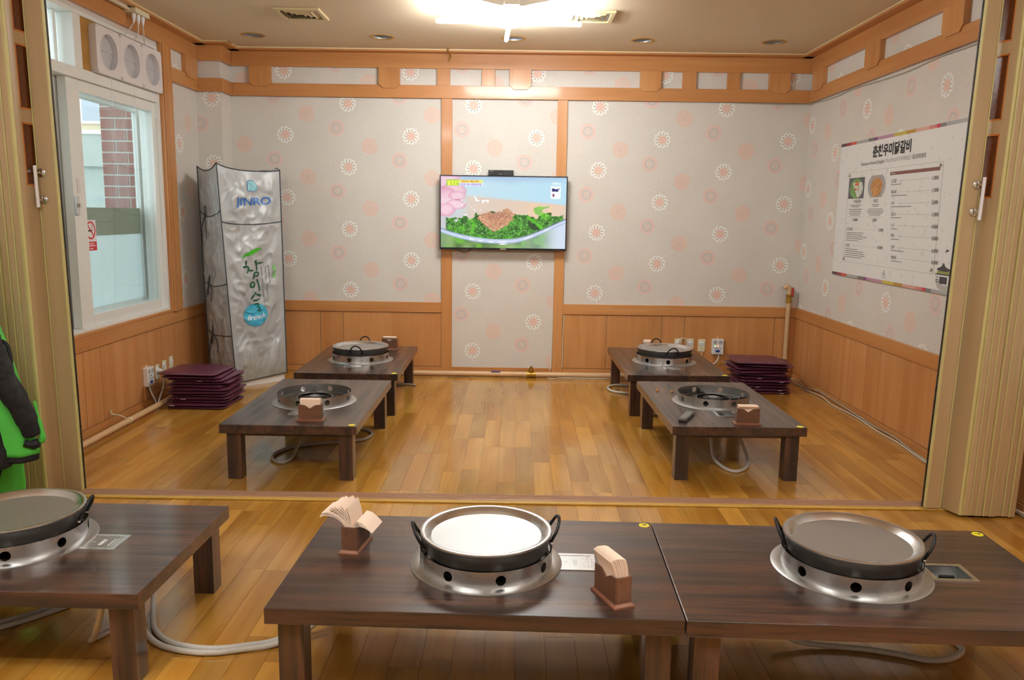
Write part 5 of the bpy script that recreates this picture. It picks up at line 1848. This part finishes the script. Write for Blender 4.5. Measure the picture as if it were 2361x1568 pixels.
hose([(-0.875, 7.01, Z0), (-0.97, 7.045, Z0), (-1.10, 7.03, Z0), (-1.22, 6.93, Z0)], 'dark end of gas hose under the back table near the silver fridge', 'hose_dark')

# ---- floor cushions
def cushion_mesh():
    m = MB()
    n, h = 10, 0.2
    rc_ = 0.045
    def outline(s, z):
        out = []
        q = s - rc_
        for cx_, cy_, a0 in ((q, q, 0), (-q, q, 90), (-q, -q, 180), (q, -q, 270)):
            for k in range(5):
                a = R(a0 + 22.5 * k)
                out.append((cx_ + rc_ * math.cos(a), cy_ + rc_ * math.sin(a), z))
        return out
    rings = [(0.150, 0.0), (0.205, 0.002), (0.222, 0.0085), (0.225, 0.011), (0.222, 0.0135), (0.205, 0.021), (0.150, 0.0245)]
    N = 20
    vs = []
    for s, z in rings:
        vs += outline(s, z)
    fs = [tuple(range(N))[::-1], tuple((len(rings) - 1) * N + k for k in range(N))]
    for i in range(len(rings) - 1):
        fs += [(i * N + k, i * N + (k + 1) % N, (i + 1) * N + (k + 1) % N, (i + 1) * N + k) for k in range(N)]
    m.add(vs, fs)
    return m.mesh('pad')
pad_me = cushion_mesh(); pad_me.materials.append(M['cushion']); pad_me.shade_smooth()
_pp = []
for cx_, cy_, a0 in ((.18, .18, 0), (-.18, .18, 90), (-.18, -.18, 180), (.18, -.18, 270)):
    for k in range(5):
        a = R(a0 + 22.5 * k)
        _pp.append((cx_ + 0.046 * math.cos(a), cy_ + 0.046 * math.sin(a), 0.011))
pip_me = MB().tube(_pp, 0.0035, 6, 0, True).mesh('piping'); pip_me.materials.append(M['cushion_edge']); pip_me.shade_smooth()
tag_me = MB().box(-0.018, 0.018, -0.236, -0.222, 0.0085, 0.0105).mesh('label_tag'); tag_me.materials.append(M['tag_white'])
ORD = ['top', 'second', 'third', 'fourth', 'fifth', 'sixth', 'seventh', 'eighth', 'ninth', 'tenth', 'eleventh', 'bottom']
def stack(base, n, total, where, jit, grp):
    dz = total / n
    for k in range(n):          # from the bottom
        i = n - 1 - k
        word = ORD[i] if i < n - 1 else 'bottom'
        lb = 'plum floor cushion, ' + (word if word in ('top', 'bottom') else word + ' from top') + ' of the stack ' + where
        dx, dy, rz, tagx, tx, ty = jit[k]
        e = empty('floor_cushion', (base[0] + dx, base[1] + dy, k * dz), R(rz), lb, 'cushion', grp)
        e.rotation_euler = (R(tx), R(ty), R(rz))
        for nm, me in (('pad', pad_me), ('piping', pip_me)):
            o_ = bpy.data.objects.new(nm, me); COL.objects.link(o_); o_.parent = e
        if tagx is not None:
            o_ = bpy.data.objects.new('label_tag', tag_me); COL.objects.link(o_); o_.parent = e; o_.location = (tagx, 0, 0)
N_ = None
stack((-2.468, 6.285), 12, 0.282, 'beside the silver covered fridge',
      [(0.014, -0.004, -2, N_, 0, 0), (0.0, -0.016, 3, -0.17, 0, 0), (0.026, 0.014, -2, N_, 0, 0), (0.022, 0.004, 2, -0.11, 0, 0), (0.030, 0.02, -3, N_, 0, 0), (0.008, -0.006, 3, N_, 0, 0),
       (0.028, 0.0, 1, N_, 0, 0), (0.004, 0.016, -4, N_, 0, 0), (0.024, 0.03, 4, N_, 0, 0), (0.016, 0.02, -5, 0.05, 0, 0), (-0.028, 0.0, 2, N_, 0, 0.7), (-0.046, -0.018, -1, N_, -1.2, 0.5)], 'plum cushions stacked by the window wall')
stack((2.185, 7.125), 11, 0.285, 'by the menu wall',
      [(0.012, 0.0, 0, 0.14, 0, 0), (0.01, 0.0, 1, 0.12, 0, 0), (0.0, 0.01, -2, -0.05, 0, 0), (0.01, 0.004, 0, N_, 0, 0), (0.03, -0.01, -3, 0.12, 0, 0), (0.01, 0.015, 4, -0.07, 0, 0),
       (0.0, 0.01, -7, N_, 0, 0.5), (-0.02, 0.0, 6, N_, 0, -0.5), (-0.02, 0.01, 2, N_, 0, 0), (0.05, 0.0, -9, N_, 0, 0.8), (-0.025, -0.02, -2, N_, -1.0, 0.6)], 'plum cushions stacked by the menu wall')

# ---- pipes
gp = empty('gas_pipe', (XL, 0, 0), 0, 'beige gas pipe lying along the floor below the window', 'pipe')
MB().tube([(0.155, 3.9, 0.040), (0.15, 7.04, 0.040)], 0.021, 16, 0).build('pipe_run', M['pipe'], gp, smooth=40)
for y in (5.55, 6.62):
    m = MB().lathe([(0.0215, -0.008), (0.0245, -0.008), (0.0245, 0.008), (0.0215, 0.008)], 20, 0.153, y, 0.040, 'y', True)
    m.tube([(0.135, y, 0.055), (0.08, y + 0.01, 0.075), (0.035, y, 0.085), (0.028, y, 0.115)], 0.005, 6)
    m.build('pipe_clamp', M['ivory'], gp, smooth=40)
gb = empty('gas_pipe', (0, YB, 0), 0, 'beige gas pipe lying along the foot of the back wall', 'pipe')
MB().tube([(-2.0, -0.215, 0.030), (2.58, -0.215, 0.030)], 0.024, 16, 0).build('pipe_run', M['pipe'], gb, smooth=40)
MB().tube([(-2.0, -0.165, 0.010), (2.5, -0.165, 0.010)], 0.009, 10, 0).build('thin_pipe', M['ivory'], gb, smooth=40)
m = MB()
m.lathe([(0.0245, -0.045), (0.031, -0.045), (0.031, -0.03), (0.0275, -0.03), (0.0275, 0.03), (0.031, 0.03), (0.031, 0.045), (0.0245, 0.045)], 20, 0.16, -0.215, 0.030, 'x', True)
m.lathe([(0, 0.0), (0.026, 0.0), (0.026, 0.032), (0.018, 0.036), (0.018, 0.05), (0.009, 0.052), (0.009, 0.062), (0, 0.062)], 16, 0.16, -0.215, 0.048)
m.build('tee_valve', M['brass'], gb, smooth=40)
MB().box(-0.22, -0.13, -0.238, -0.195, 0.0535, 0.0555).build('pipe_label', M['blue'], gb)
gv = empty('riser_pipe', (2.60, YB - 0.05, 0), 0, 'upright beige gas riser pipe with red valve lever in the corner', 'pipe')
MB().tube([(0.0, -0.02, 0.04), (0.0, 0.0, 0.12), (0, 0, 0.5), (0, 0, 0.735)], 0.0215, 16, 3).build('riser', M['pipe'], gv, smooth=40)
MB().lathe([(0.022, 0.725), (0.030, 0.728), (0.030, 0.755), (0.027, 0.76), (0.027, 0.785), (0.030, 0.79), (0.030, 0.805), (0.022, 0.81)], 8).build('valve_body', M['brass'], gv)
MB().tube([(0, 0, 0.80), (0, 0, 0.845), (-0.008, 0, 0.875), (-0.03, 0, 0.885), (-0.052, 0, 0.865)], 0.0225, 14, 4).build('elbow', M['pipe'], gv, smooth=40)
m = MB().box(0.014, 0.034, -0.03, -0.018, 0.785, 0.875)
m.box(0.014, 0.034, -0.03, 0.0, 0.785, 0.797)
m.build('valve_lever', M['redplastic'], gv, bevel=0.005)

# ---- outlets and gas alarms
def outlet(loc, rz, label, plug=False):
    e = empty('wall_outlet', loc, rz, label, 'outlet', 'ivory wall outlets')
    MB().box(-0.035, 0.035, 0, 0.009, -0.06, 0.06).build('plate', M['ivory'], e, bevel=0.005)
    MB().lathe([(0.0, 0.0112), (0.021, 0.0112), (0.024, 0.009), (0.026, 0.0125), (0.027, 0.009), (0.0, 0.009)], 24, 0, 0, 0.018, 'y').build('socket', M['whiteplastic'], e, smooth=40)
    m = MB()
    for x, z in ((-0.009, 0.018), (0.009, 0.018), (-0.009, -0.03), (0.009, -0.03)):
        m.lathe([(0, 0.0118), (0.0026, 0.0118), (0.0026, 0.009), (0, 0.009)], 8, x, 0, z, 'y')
    m.build('pin_hole_shade', M['black'], e, kind='stuff')  # raised black discs; their colour stands in for shade inside the pin holes
    MB().lathe([(0, 0.011), (0.012, 0.011), (0.013, 0.009), (0, 0.009)], 16, 0, 0, -0.032, 'y').build('jack_cover', M['ivory'], e, smooth=40)
    return e


M['lamp_red_off'] = plain('unlit_red_lens', c(150, 60, 54), 0.3)
M['lamp_green_off'] = plain('unlit_green_lens', c(96, 130, 90), 0.3)


def gas_alarm(loc, rz, label, lit=True):
    e = empty('gas_alarm', loc, rz, label, 'gas alarm', 'white gas alarms')
    MB().box(-0.055, 0.055, 0, 0.04, -0.073, 0.073).build('case', M['whiteplastic'], e, bevel=0.005)
    for x in (-0.024, 0.028):
        MB().lathe([(0, 0.0415), (0.010, 0.0415), (0.013, 0.043), (0.017, 0.043), (0.0195, 0.040), (0, 0.040)], 24, x, 0, 0.045, 'y').build('grille', M['palegrey'], e, smooth=40)
    MB().lathe([(0, 0.042), (0.006, 0.0415), (0.006, 0.04), (0, 0.04)], 12, 0.0, 0, 0.010, 'y').build('red_lamp', M['red_led' if lit else 'lamp_red_off'], e)
    MB().lathe([(0, 0.042), (0.005, 0.0415), (0.005, 0.04), (0, 0.04)], 12, 0.026, 0, 0.010, 'y').build('green_lamp', M['green_led' if lit else 'lamp_green_off'], e)
    m = MB()
    for q in range(3):
        m.box(-0.032 + 0.024 * q, -0.020 + 0.024 * q, 0.04, 0.0408, -0.020, -0.010)
    m.box(-0.036, 0.036, 0.04, 0.0405, -0.062, -0.058)
    m.build('marking', M['greyink'], e, kind='stuff')
    bd_ = MB().lathe([(0, 0.0412), (0.024, 0.0412), (0.024, 0.040), (0, 0.040)], 24, 0, 0, -0.040, 'y').build('badge', M['blue'], e)
    bd_.scale = (1, 1, 0.5)
    bd_.location = (0, 0, -0.020)
    MB().lathe([(0.003, 0.0), (0.007, 0.0), (0.007, 0.006), (0.003, 0.006)], 14, 0, 0, 0.081, 'y', True).build('hanger', M['whiteplastic'], e)
    return e


Yw = YB - 0.013
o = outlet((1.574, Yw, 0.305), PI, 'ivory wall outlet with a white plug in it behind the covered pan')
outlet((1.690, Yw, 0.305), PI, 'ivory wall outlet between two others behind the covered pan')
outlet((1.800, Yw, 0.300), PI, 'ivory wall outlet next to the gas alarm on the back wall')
gas_alarm((1.950, Yw, 0.292), PI, 'white gas alarm box with red and green lamps on the back wall')
pc = empty('plug_cord', (1.574, Yw - 0.012, 0.323), 0, 'white plug with its cord arching from the outlet behind the covered pan', 'cord')
MB().lathe([(0, 0.0), (0.019, 0.0), (0.019, -0.018), (0.008, -0.035), (0, -0.035)], 16, axis='y').build('plug', M['whiteplastic'], pc, smooth=40)
MB().tube([(0, -0.03, 0.0), (0.005, -0.05, 0.03), (0.03, -0.05, 0.055), (0.06, -0.045, 0.035), (0.085, -0.04, -0.02), (0.11, -0.03, -0.12), (0.12, -0.04, -0.24), (0.13, -0.08, -0.305)], 0.005, 8).build('cord', M['cable'], pc, smooth=True)
MB().tube([(1.965, Yw - 0.02, 0.225), (1.962, Yw - 0.03, 0.18), (1.935, Yw - 0.035, 0.14), (1.89, Yw - 0.04, 0.10), (1.86, Yw - 0.06, 0.03)], 0.006, 8).build('alarm_cord', M['cable'], label='white cord bending down from the gas alarm on the back wall', cat='cord', smooth=True)
MB().tube([(1.812, Yw - 0.01, 0.245), (1.80, Yw - 0.02, 0.2), (1.78, Yw - 0.03, 0.1), (1.77, Yw - 0.05, 0.02)], 0.003, 6).build('outlet_cord', M['cable'], label='thin white cord below the outlet next to the back wall gas alarm', cat='cord', smooth=True)
MB().box(1.918, 1.932, Yw - 0.012, Yw, 0.058, 0.22).build('conduit', M['trim_z'], label='small wooden cable cover below the back wall gas alarm', cat='conduit')
Xw = XL + 0.013
gas_alarm((Xw, 6.15, 0.235), -PI / 2, 'white gas alarm box on the wainscot below the window', False)
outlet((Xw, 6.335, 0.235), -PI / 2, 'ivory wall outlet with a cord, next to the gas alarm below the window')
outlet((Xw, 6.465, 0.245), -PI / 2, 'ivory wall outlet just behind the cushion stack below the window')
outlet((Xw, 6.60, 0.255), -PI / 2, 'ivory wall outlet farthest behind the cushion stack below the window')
pc = empty('plug_cord', (Xw + 0.012, 6.335, 0.245), 0, 'white plug and cord drooping from the outlet below the window', 'cord')
MB().lathe([(0, 0.0), (0.019, 0.0), (0.019, 0.018), (0.008, 0.035), (0, 0.035)], 16, axis='x').build('plug', M['whiteplastic'], pc, smooth=40)
MB().tube([(0.03, 0, 0.0), (0.045, 0.01, -0.03), (0.04, 0.0, -0.10), (0.05, -0.05, -0.145), (0.07, -0.13, -0.165), (0.08, -0.19, -0.20), (0.075, -0.21, -0.235)], 0.006, 8).build('cord', M['cable'], pc, smooth=True)
MB().tube([(Xw + 0.02, 6.145, 0.17), (Xw + 0.03, 6.148, 0.12), (Xw + 0.05, 6.16, 0.06), (Xw + 0.07, 6.16, 0.012)], 0.0065, 8).build('alarm_cord', M['cable'], label='white cord hanging from the gas alarm below the window', cat='cord', smooth=True)
MB().box(XL, Xw + 0.012, 6.10, 6.115, 0.052, 0.165).build('conduit', M['trim_z'], label='small wooden cable cover below the window side gas alarm', cat='conduit')

# ---- cables on the right
cb = [(2.50, 7.60, 0.03), (2.60, 7.52, 0.028), (2.655, 7.40, 0.02), (2.640, 7.18, 0.008), (2.660, 7.05, 0.02), (2.668, 6.9, 0.03), (2.672, 6.67, 0.025), (2.668, 6.19, 0.02), (2.660, 5.80, 0.015), (2.668, 5.51, 0.02), (2.655, 5.29, 0.012), (2.64, 5.06, 0.008), (2.645, 4.45, 0.008), (2.66, 3.95, 0.01), (2.668, 3.4, 0.02), (2.668, 2.6, 0.02)]
MB().tube(cb, 0.0055, 8, 5).build('floor_cable', M['cable_grey'], label='pale grey cable trailing along the foot of the menu wall', cat='cable', smooth=True)
cb2 = [(2.52, 7.55, 0.025), (2.60, 7.45, 0.02), (2.62, 7.25, 0.007), (2.61, 7.08, 0.006), (2.645, 6.80, 0.012), (2.63, 6.5, 0.006), (2.655, 6.1, 0.008), (2.64, 5.7, 0.006), (2.65, 5.4, 0.006), (2.625, 5.06, 0.006), (2.62, 4.5, 0.006), (2.645, 3.95, 0.035), (2.655, 3.4, 0.045), (2.655, 2.6, 0.045)]
MB().tube(cb2, 0.0045, 8, 5).build('floor_cable', M['cable'], label='thin white cable twisting beside the grey one along the menu wall', cat='cable', smooth=True)
ch = [(2.2, YB - 0.034, F0 - 0.012), (2.45, YB - 0.010, F0 - 0.010), (2.66, YB - 0.012, F0 - 0.006)]
MB().tube([(1.75, YB - 0.006, F0 + 0.004)] + ch[1:] + [(XR - 0.008, 7.5, F0 - 0.012), (XR - 0.006, 7.1, F0 - 0.024), (XR - 0.006, 6.7, F0 - 0.012), (XR - 0.006, 6.2, F0 - 0.026), (XR - 0.006, 5.8, F0 - 0.03), (XR - 0.006, 5.4, F0 - 0.012), (XR - 0.006, 5.0, F0 - 0.016), (XR - 0.006, 4.2, F0 - 0.01)], 0.0045, 6).build('frieze_cable', M['cable_grey'],
    label='grey cable sagging under the frieze above the menu board', cat='cable', smooth=True)
MB().tube([(0.31, 7.44, 0.006), (0.38, 7.42, 0.006), (0.43, 7.45, 0.006), (0.6, 7.455, 0.006), (0.9, 7.46, 0.006)], 0.0045, 6).build('floor_cable', M['cable'], label='short white cable end lying below the back wall gas pipe', cat='cable', smooth=True)

# ================================================================== ACCORDION DOORS
def accordion(side):
    s = 1 if side == 'right' else -1
    lab = {'right': 'folded wood laminate accordion door beside the menu board', 'left': 'folded wood laminate accordion door beside the window and jacket'}[side]
    e = empty('door_1' if side == 'left' else 'door_2', (0, 0, 0), 0, lab, 'accordion door', None, 'structure')
    ZT = ZC - 0.035
    if side == 'right':
        px0, px1, py0, py1 = 2.182, 2.263, 4.092, 4.116
        fold = ((2.256, 4.225), (2.322, 4.012)); fx, fy, step, nf = 2.336, 4.0, 0.0345, 8
        hx, hy = 2.245, 4.045
    else:
        px0, px1, py0, py1 = -2.425, -2.327, 4.178, 4.202
        fold = ((-2.425, 4.29), (-2.452, 4.062)); fx, fy, step, nf = -2.462, 4.05, 0.0385, 9
        hx, hy = -2.402, 4.135
    post = MB().box(px0 + 0.006, px1 - 0.006, py0, py1, 0.016, ZT).build('lead_post', M['door'], e, bevel=0.002)
    for x in (px0, px1 - 0.006):
        MB().box(x, x + 0.006, py0 - 0.003, py1, 0.016, ZT).build('edge_strip', M['hinge'], post)
    x = px0 - 0.004 if side == 'right' else px1
    MB().box(x, x + 0.004, py1 - 0.004, py1 + 0.006, 0.016, ZT).build('seal', M['black'], post)
    # handle
    h = empty('pull_handle'); h.parent = e
    MB().tube([(hx + s * 0.006, hy, 1.527), (hx + s * 0.008, hy, 1.735)], 0.0085, 12, 0).build('bar', M['fan_white'], h, smooth=40)
    for z in (1.565, 1.70):
        m = MB().lathe([(0, 0.0), (0.021, 0.0), (0.021, -0.007), (0.016, -0.010), (0, -0.010)], 20, hx - s * 0.002, py0, z, 'y')
        m.tube([(hx - s * 0.002, py0 - 0.006, z), (hx + s * 0.004, (hy + py0) / 2 - 0.004, z), (hx + s * 0.007, hy, z)], 0.006, 8)
        m.build('mount', M['chrome'], h, smooth=40)
    # first leaf with its three brown panes
    A, B = Vector(fold[0]), Vector(fold[1])
    d = (B - A)
    lv = MB()
    t0, t1 = 0.25, 0.82
    zs = [(2.645, 2.93), (2.38, 2.585), (2.010, 2.322), (1.636, 1.945)]
    lv.obox(A, A + d * t0, 0.022, 0.016, ZT)
    lv.obox(A + d * t1, B, 0.022, 0.016, ZT)
    cuts = [0.016] + [q for p in sorted(zs) for q in p] + [ZT]
    for z0, z1 in zip(cuts[::2], cuts[1::2]):
        lv.obox(A + d * t0, A + d * t1, 0.022, z0, z1)
    leaf = lv.build('leaf_panel', M['door'], e)
    for z0, z1 in zs:
        pane = MB().obox(A + d * t0, A + d * t1, 0.008, z0, z1).build('pane', M['brownpane'], leaf)
        fr = MB()
        fr.obox(A + d * t0, A + d * (t0 + 0.03), 0.0235, z0, z1)
        fr.obox(A + d * (t1 - 0.03), A + d * t1, 0.0235, z0, z1)
        fr.obox(A + d * t0, A + d * t1, 0.0235, z0, z0 + 0.008)
        fr.obox(A + d * t0, A + d * t1, 0.0235, z1 - 0.008, z1)
        fr.build('pane_edging', M['opening'], leaf)
    MB().tube([(B.x, B.y - 0.004, 0.016), (B.x, B.y - 0.004, ZT)], 0.010, 10, 0).build('hinge_strip', M['hinge'], e, smooth=40)
    # the rest folded flat
    rnd = random.Random(3 if s > 0 else 5)
    for k in range(nf):
        x = fx + s * step * k
        yy = fy + rnd.uniform(-0.006, 0.006)
        x0, x1 = sorted((x, x + s * (step - 0.008)))
        zb = 0.014 + rnd.uniform(0, 0.004)
        p_ = MB().box(x0, x1, yy, yy + 0.27, zb, ZT).build('folded_leaf', M['door'], e, bevel=0.003)
        xs = x0 - 0.007 if s > 0 else x1
        MB().box(xs, xs + 0.007, yy - 0.002, yy + 0.02, zb, ZT).build('hinge_strip', M['hinge'], p_, bevel=0.002)
    an = R(1.4) if s > 0 else R(-0.7)
    px = s * 2.3
    e.rotation_euler = (0, an, 0)          # the folded leaves hang slightly out of plumb
    e.location = (px * (1 - math.cos(an)), 0, px * math.sin(an))
    return e
accordion('right')
accordion('left')
MB().box(XL, XR, 4.02, 4.30, ZC - 0.032, ZC).build('trim_3', M['trim_x'], kind='structure', label='wooden ceiling track of the accordion doors', cat='track')

# ================================================================== JACKET AND TROUSERS ON A COAT STAND
cs = empty('coat_stand', (-2.68, 3.715, 0), 0, 'dark coat stand holding the green and black work clothes', 'coat stand')
MB().tube([(0, 0, 0.02), (0, 0, 1.62)], 0.016, 12, 0).build('pole', M['black'], cs, smooth=40)
for k in range(3):
    a = R(100 + 120 * k)
    MB().tube([(0, 0, 0.12), (0.11 * math.cos(a), 0.11 * math.sin(a), 0.06), (0.2 * math.cos(a), 0.2 * math.sin(a), 0.012)], 0.011, 8).build('foot', M['black'], cs, smooth=True)
for k in range(4):
    a = R(20 + 90 * k)
    MB().tube([(0, 0, 1.55), (0.06 * math.cos(a), 0.06 * math.sin(a), 1.56), (0.10 * math.cos(a), 0.10 * math.sin(a), 1.61)], 0.008, 8).build('peg', M['black'], cs, smooth=True)


def cloth(rows, n=40):
    """closed hanging garment: rows of (z, cx, cy, rx, ry, fold)"""
    m = MB()
    vs = []
    for i, (z, cx_, cy_, rx, ry, fo) in enumerate(rows):
        for k in range(n):
            a = 2 * PI * k / n
            w = 1 + fo * (math.sin(a * 5 + z * 4) * 0.6 + math.sin(a * 9 + 1.3 + z * 3) * 0.4)
            vs.append((cx_ + rx * w * math.cos(a), cy_ + ry * w * math.sin(a), z + 0.008 * math.sin(a * 3 + z)))
    L_ = len(rows)
    fs = [(i * n + k, i * n + (k + 1) % n, (i + 1) * n + (k + 1) % n, (i + 1) * n + k) for i in range(L_ - 1) for k in range(n)]
    fs += [tuple(range(n))[::-1], tuple((L_ - 1) * n + k for k in range(n))]
    return m.add(vs, fs)


def interp_rows(keys, n):
    out = []
    for i in range(n):
        t = i / (n - 1) * (len(keys) - 1)
        k = min(int(t), len(keys) - 2)
        f = t - k
        f = f * f * (3 - 2 * f)
        out.append(tuple(a + (b - a) * f for a, b in zip(keys[k], keys[k + 1])))
    return out


jk = empty('jacket', (-2.44, 3.60, 0.05), 0, 'bright green and black work jacket hanging on the coat stand', 'jacket')
# body (green) with black centre panel, collar and sleeve
body = cloth(interp_rows([(0.352, 0.055, 0.0, 0.185, 0.085, 0.06), (0.60, 0.035, 0.0, 0.165, 0.085, 0.05), (0.85, 0.0, 0.0, 0.130, 0.08, 0.03), (1.08, -0.04, 0.0, 0.095, 0.07, 0.02), (1.40, -0.06, 0.0, 0.07, 0.05, 0.0), (1.54, -0.06, 0.0, 0.04, 0.04, 0.0)], 30))
body.build('body', M['green_cloth'], jk, smooth=True)
hem = cloth(interp_rows([(0.322, 0.058, 0.0, 0.175, 0.080, 0.06), (0.36, 0.058, 0.0, 0.178, 0.081, 0.06)], 4))
hem.build('lining', M['black_cloth'], jk, smooth=True)
MB().tube([(0.085, -0.062, 0.30), (0.078, -0.068, 0.40), (0.06, -0.068, 0.50), (0.03, -0.06, 0.60)], [0.062, 0.056, 0.045, 0.03], 12, 5).build('front_panel', M['black_cloth'], jk, smooth=True)
MB().tube([(-0.05, -0.055, 1.12), (0.06, -0.085, 0.92), (0.105, -0.088, 0.86), (0.15, -0.075, 0.72), (0.20, -0.055, 0.60), (0.225, -0.035, 0.50), (0.232, -0.02, 0.445)], [0.08, 0.07, 0.06, 0.052, 0.046, 0.04, 0.034], 14, 5).build('sleeve', M['black_cloth'], jk, smooth=True)
MB().tube([(0.246, -0.01, 0.60), (0.262, -0.01, 0.50), (0.272, -0.01, 0.435), (0.262, -0.01, 0.405)], [0.006, 0.011, 0.014, 0.010], 10, 4).build('sleeve_stripe', M['green_cloth'], jk, smooth=True)
MB().tube([(0.205, -0.045, 0.41), (0.235, -0.03, 0.40), (0.262, -0.02, 0.408)], [0.016, 0.022, 0.012], 10, 4).build('cuff', M['black_cloth'], jk, smooth=True)
MB().tube([(0.10, -0.02, 0.885), (0.145, -0.02, 0.865), (0.16, -0.02, 0.80), (0.155, -0.02, 0.74)], 0.009, 8).build('strap', M['black_cloth'], jk, smooth=True)

tr_ = empty('trousers', (-2.63, 3.83, 0), 0, 'green and black work trousers hanging below the jacket', 'trousers')
cloth(interp_rows([(0.02, 0.075, 0.0, 0.125, 0.055, 0.06), (0.18, 0.078, 0.0, 0.130, 0.055, 0.05), (0.34, 0.07, 0.0, 0.135, 0.05, 0.03), (0.6, 0.02, 0.0, 0.10, 0.045, 0.02), (1.0, -0.04, 0.0, 0.06, 0.03, 0), (1.5, -0.055, 0.0, 0.025, 0.02, 0)], 26)).build('leg_cloth', M['green_cloth'], tr_, smooth=True)
MB().tube([(0.10, -0.035, 0.33), (0.085, -0.04, 0.25), (0.06, -0.045, 0.17), (0.03, -0.045, 0.10)], [0.05, 0.048, 0.036, 0.02], 12, 5).build('dark_panel', M['black_cloth'], tr_, smooth=True)
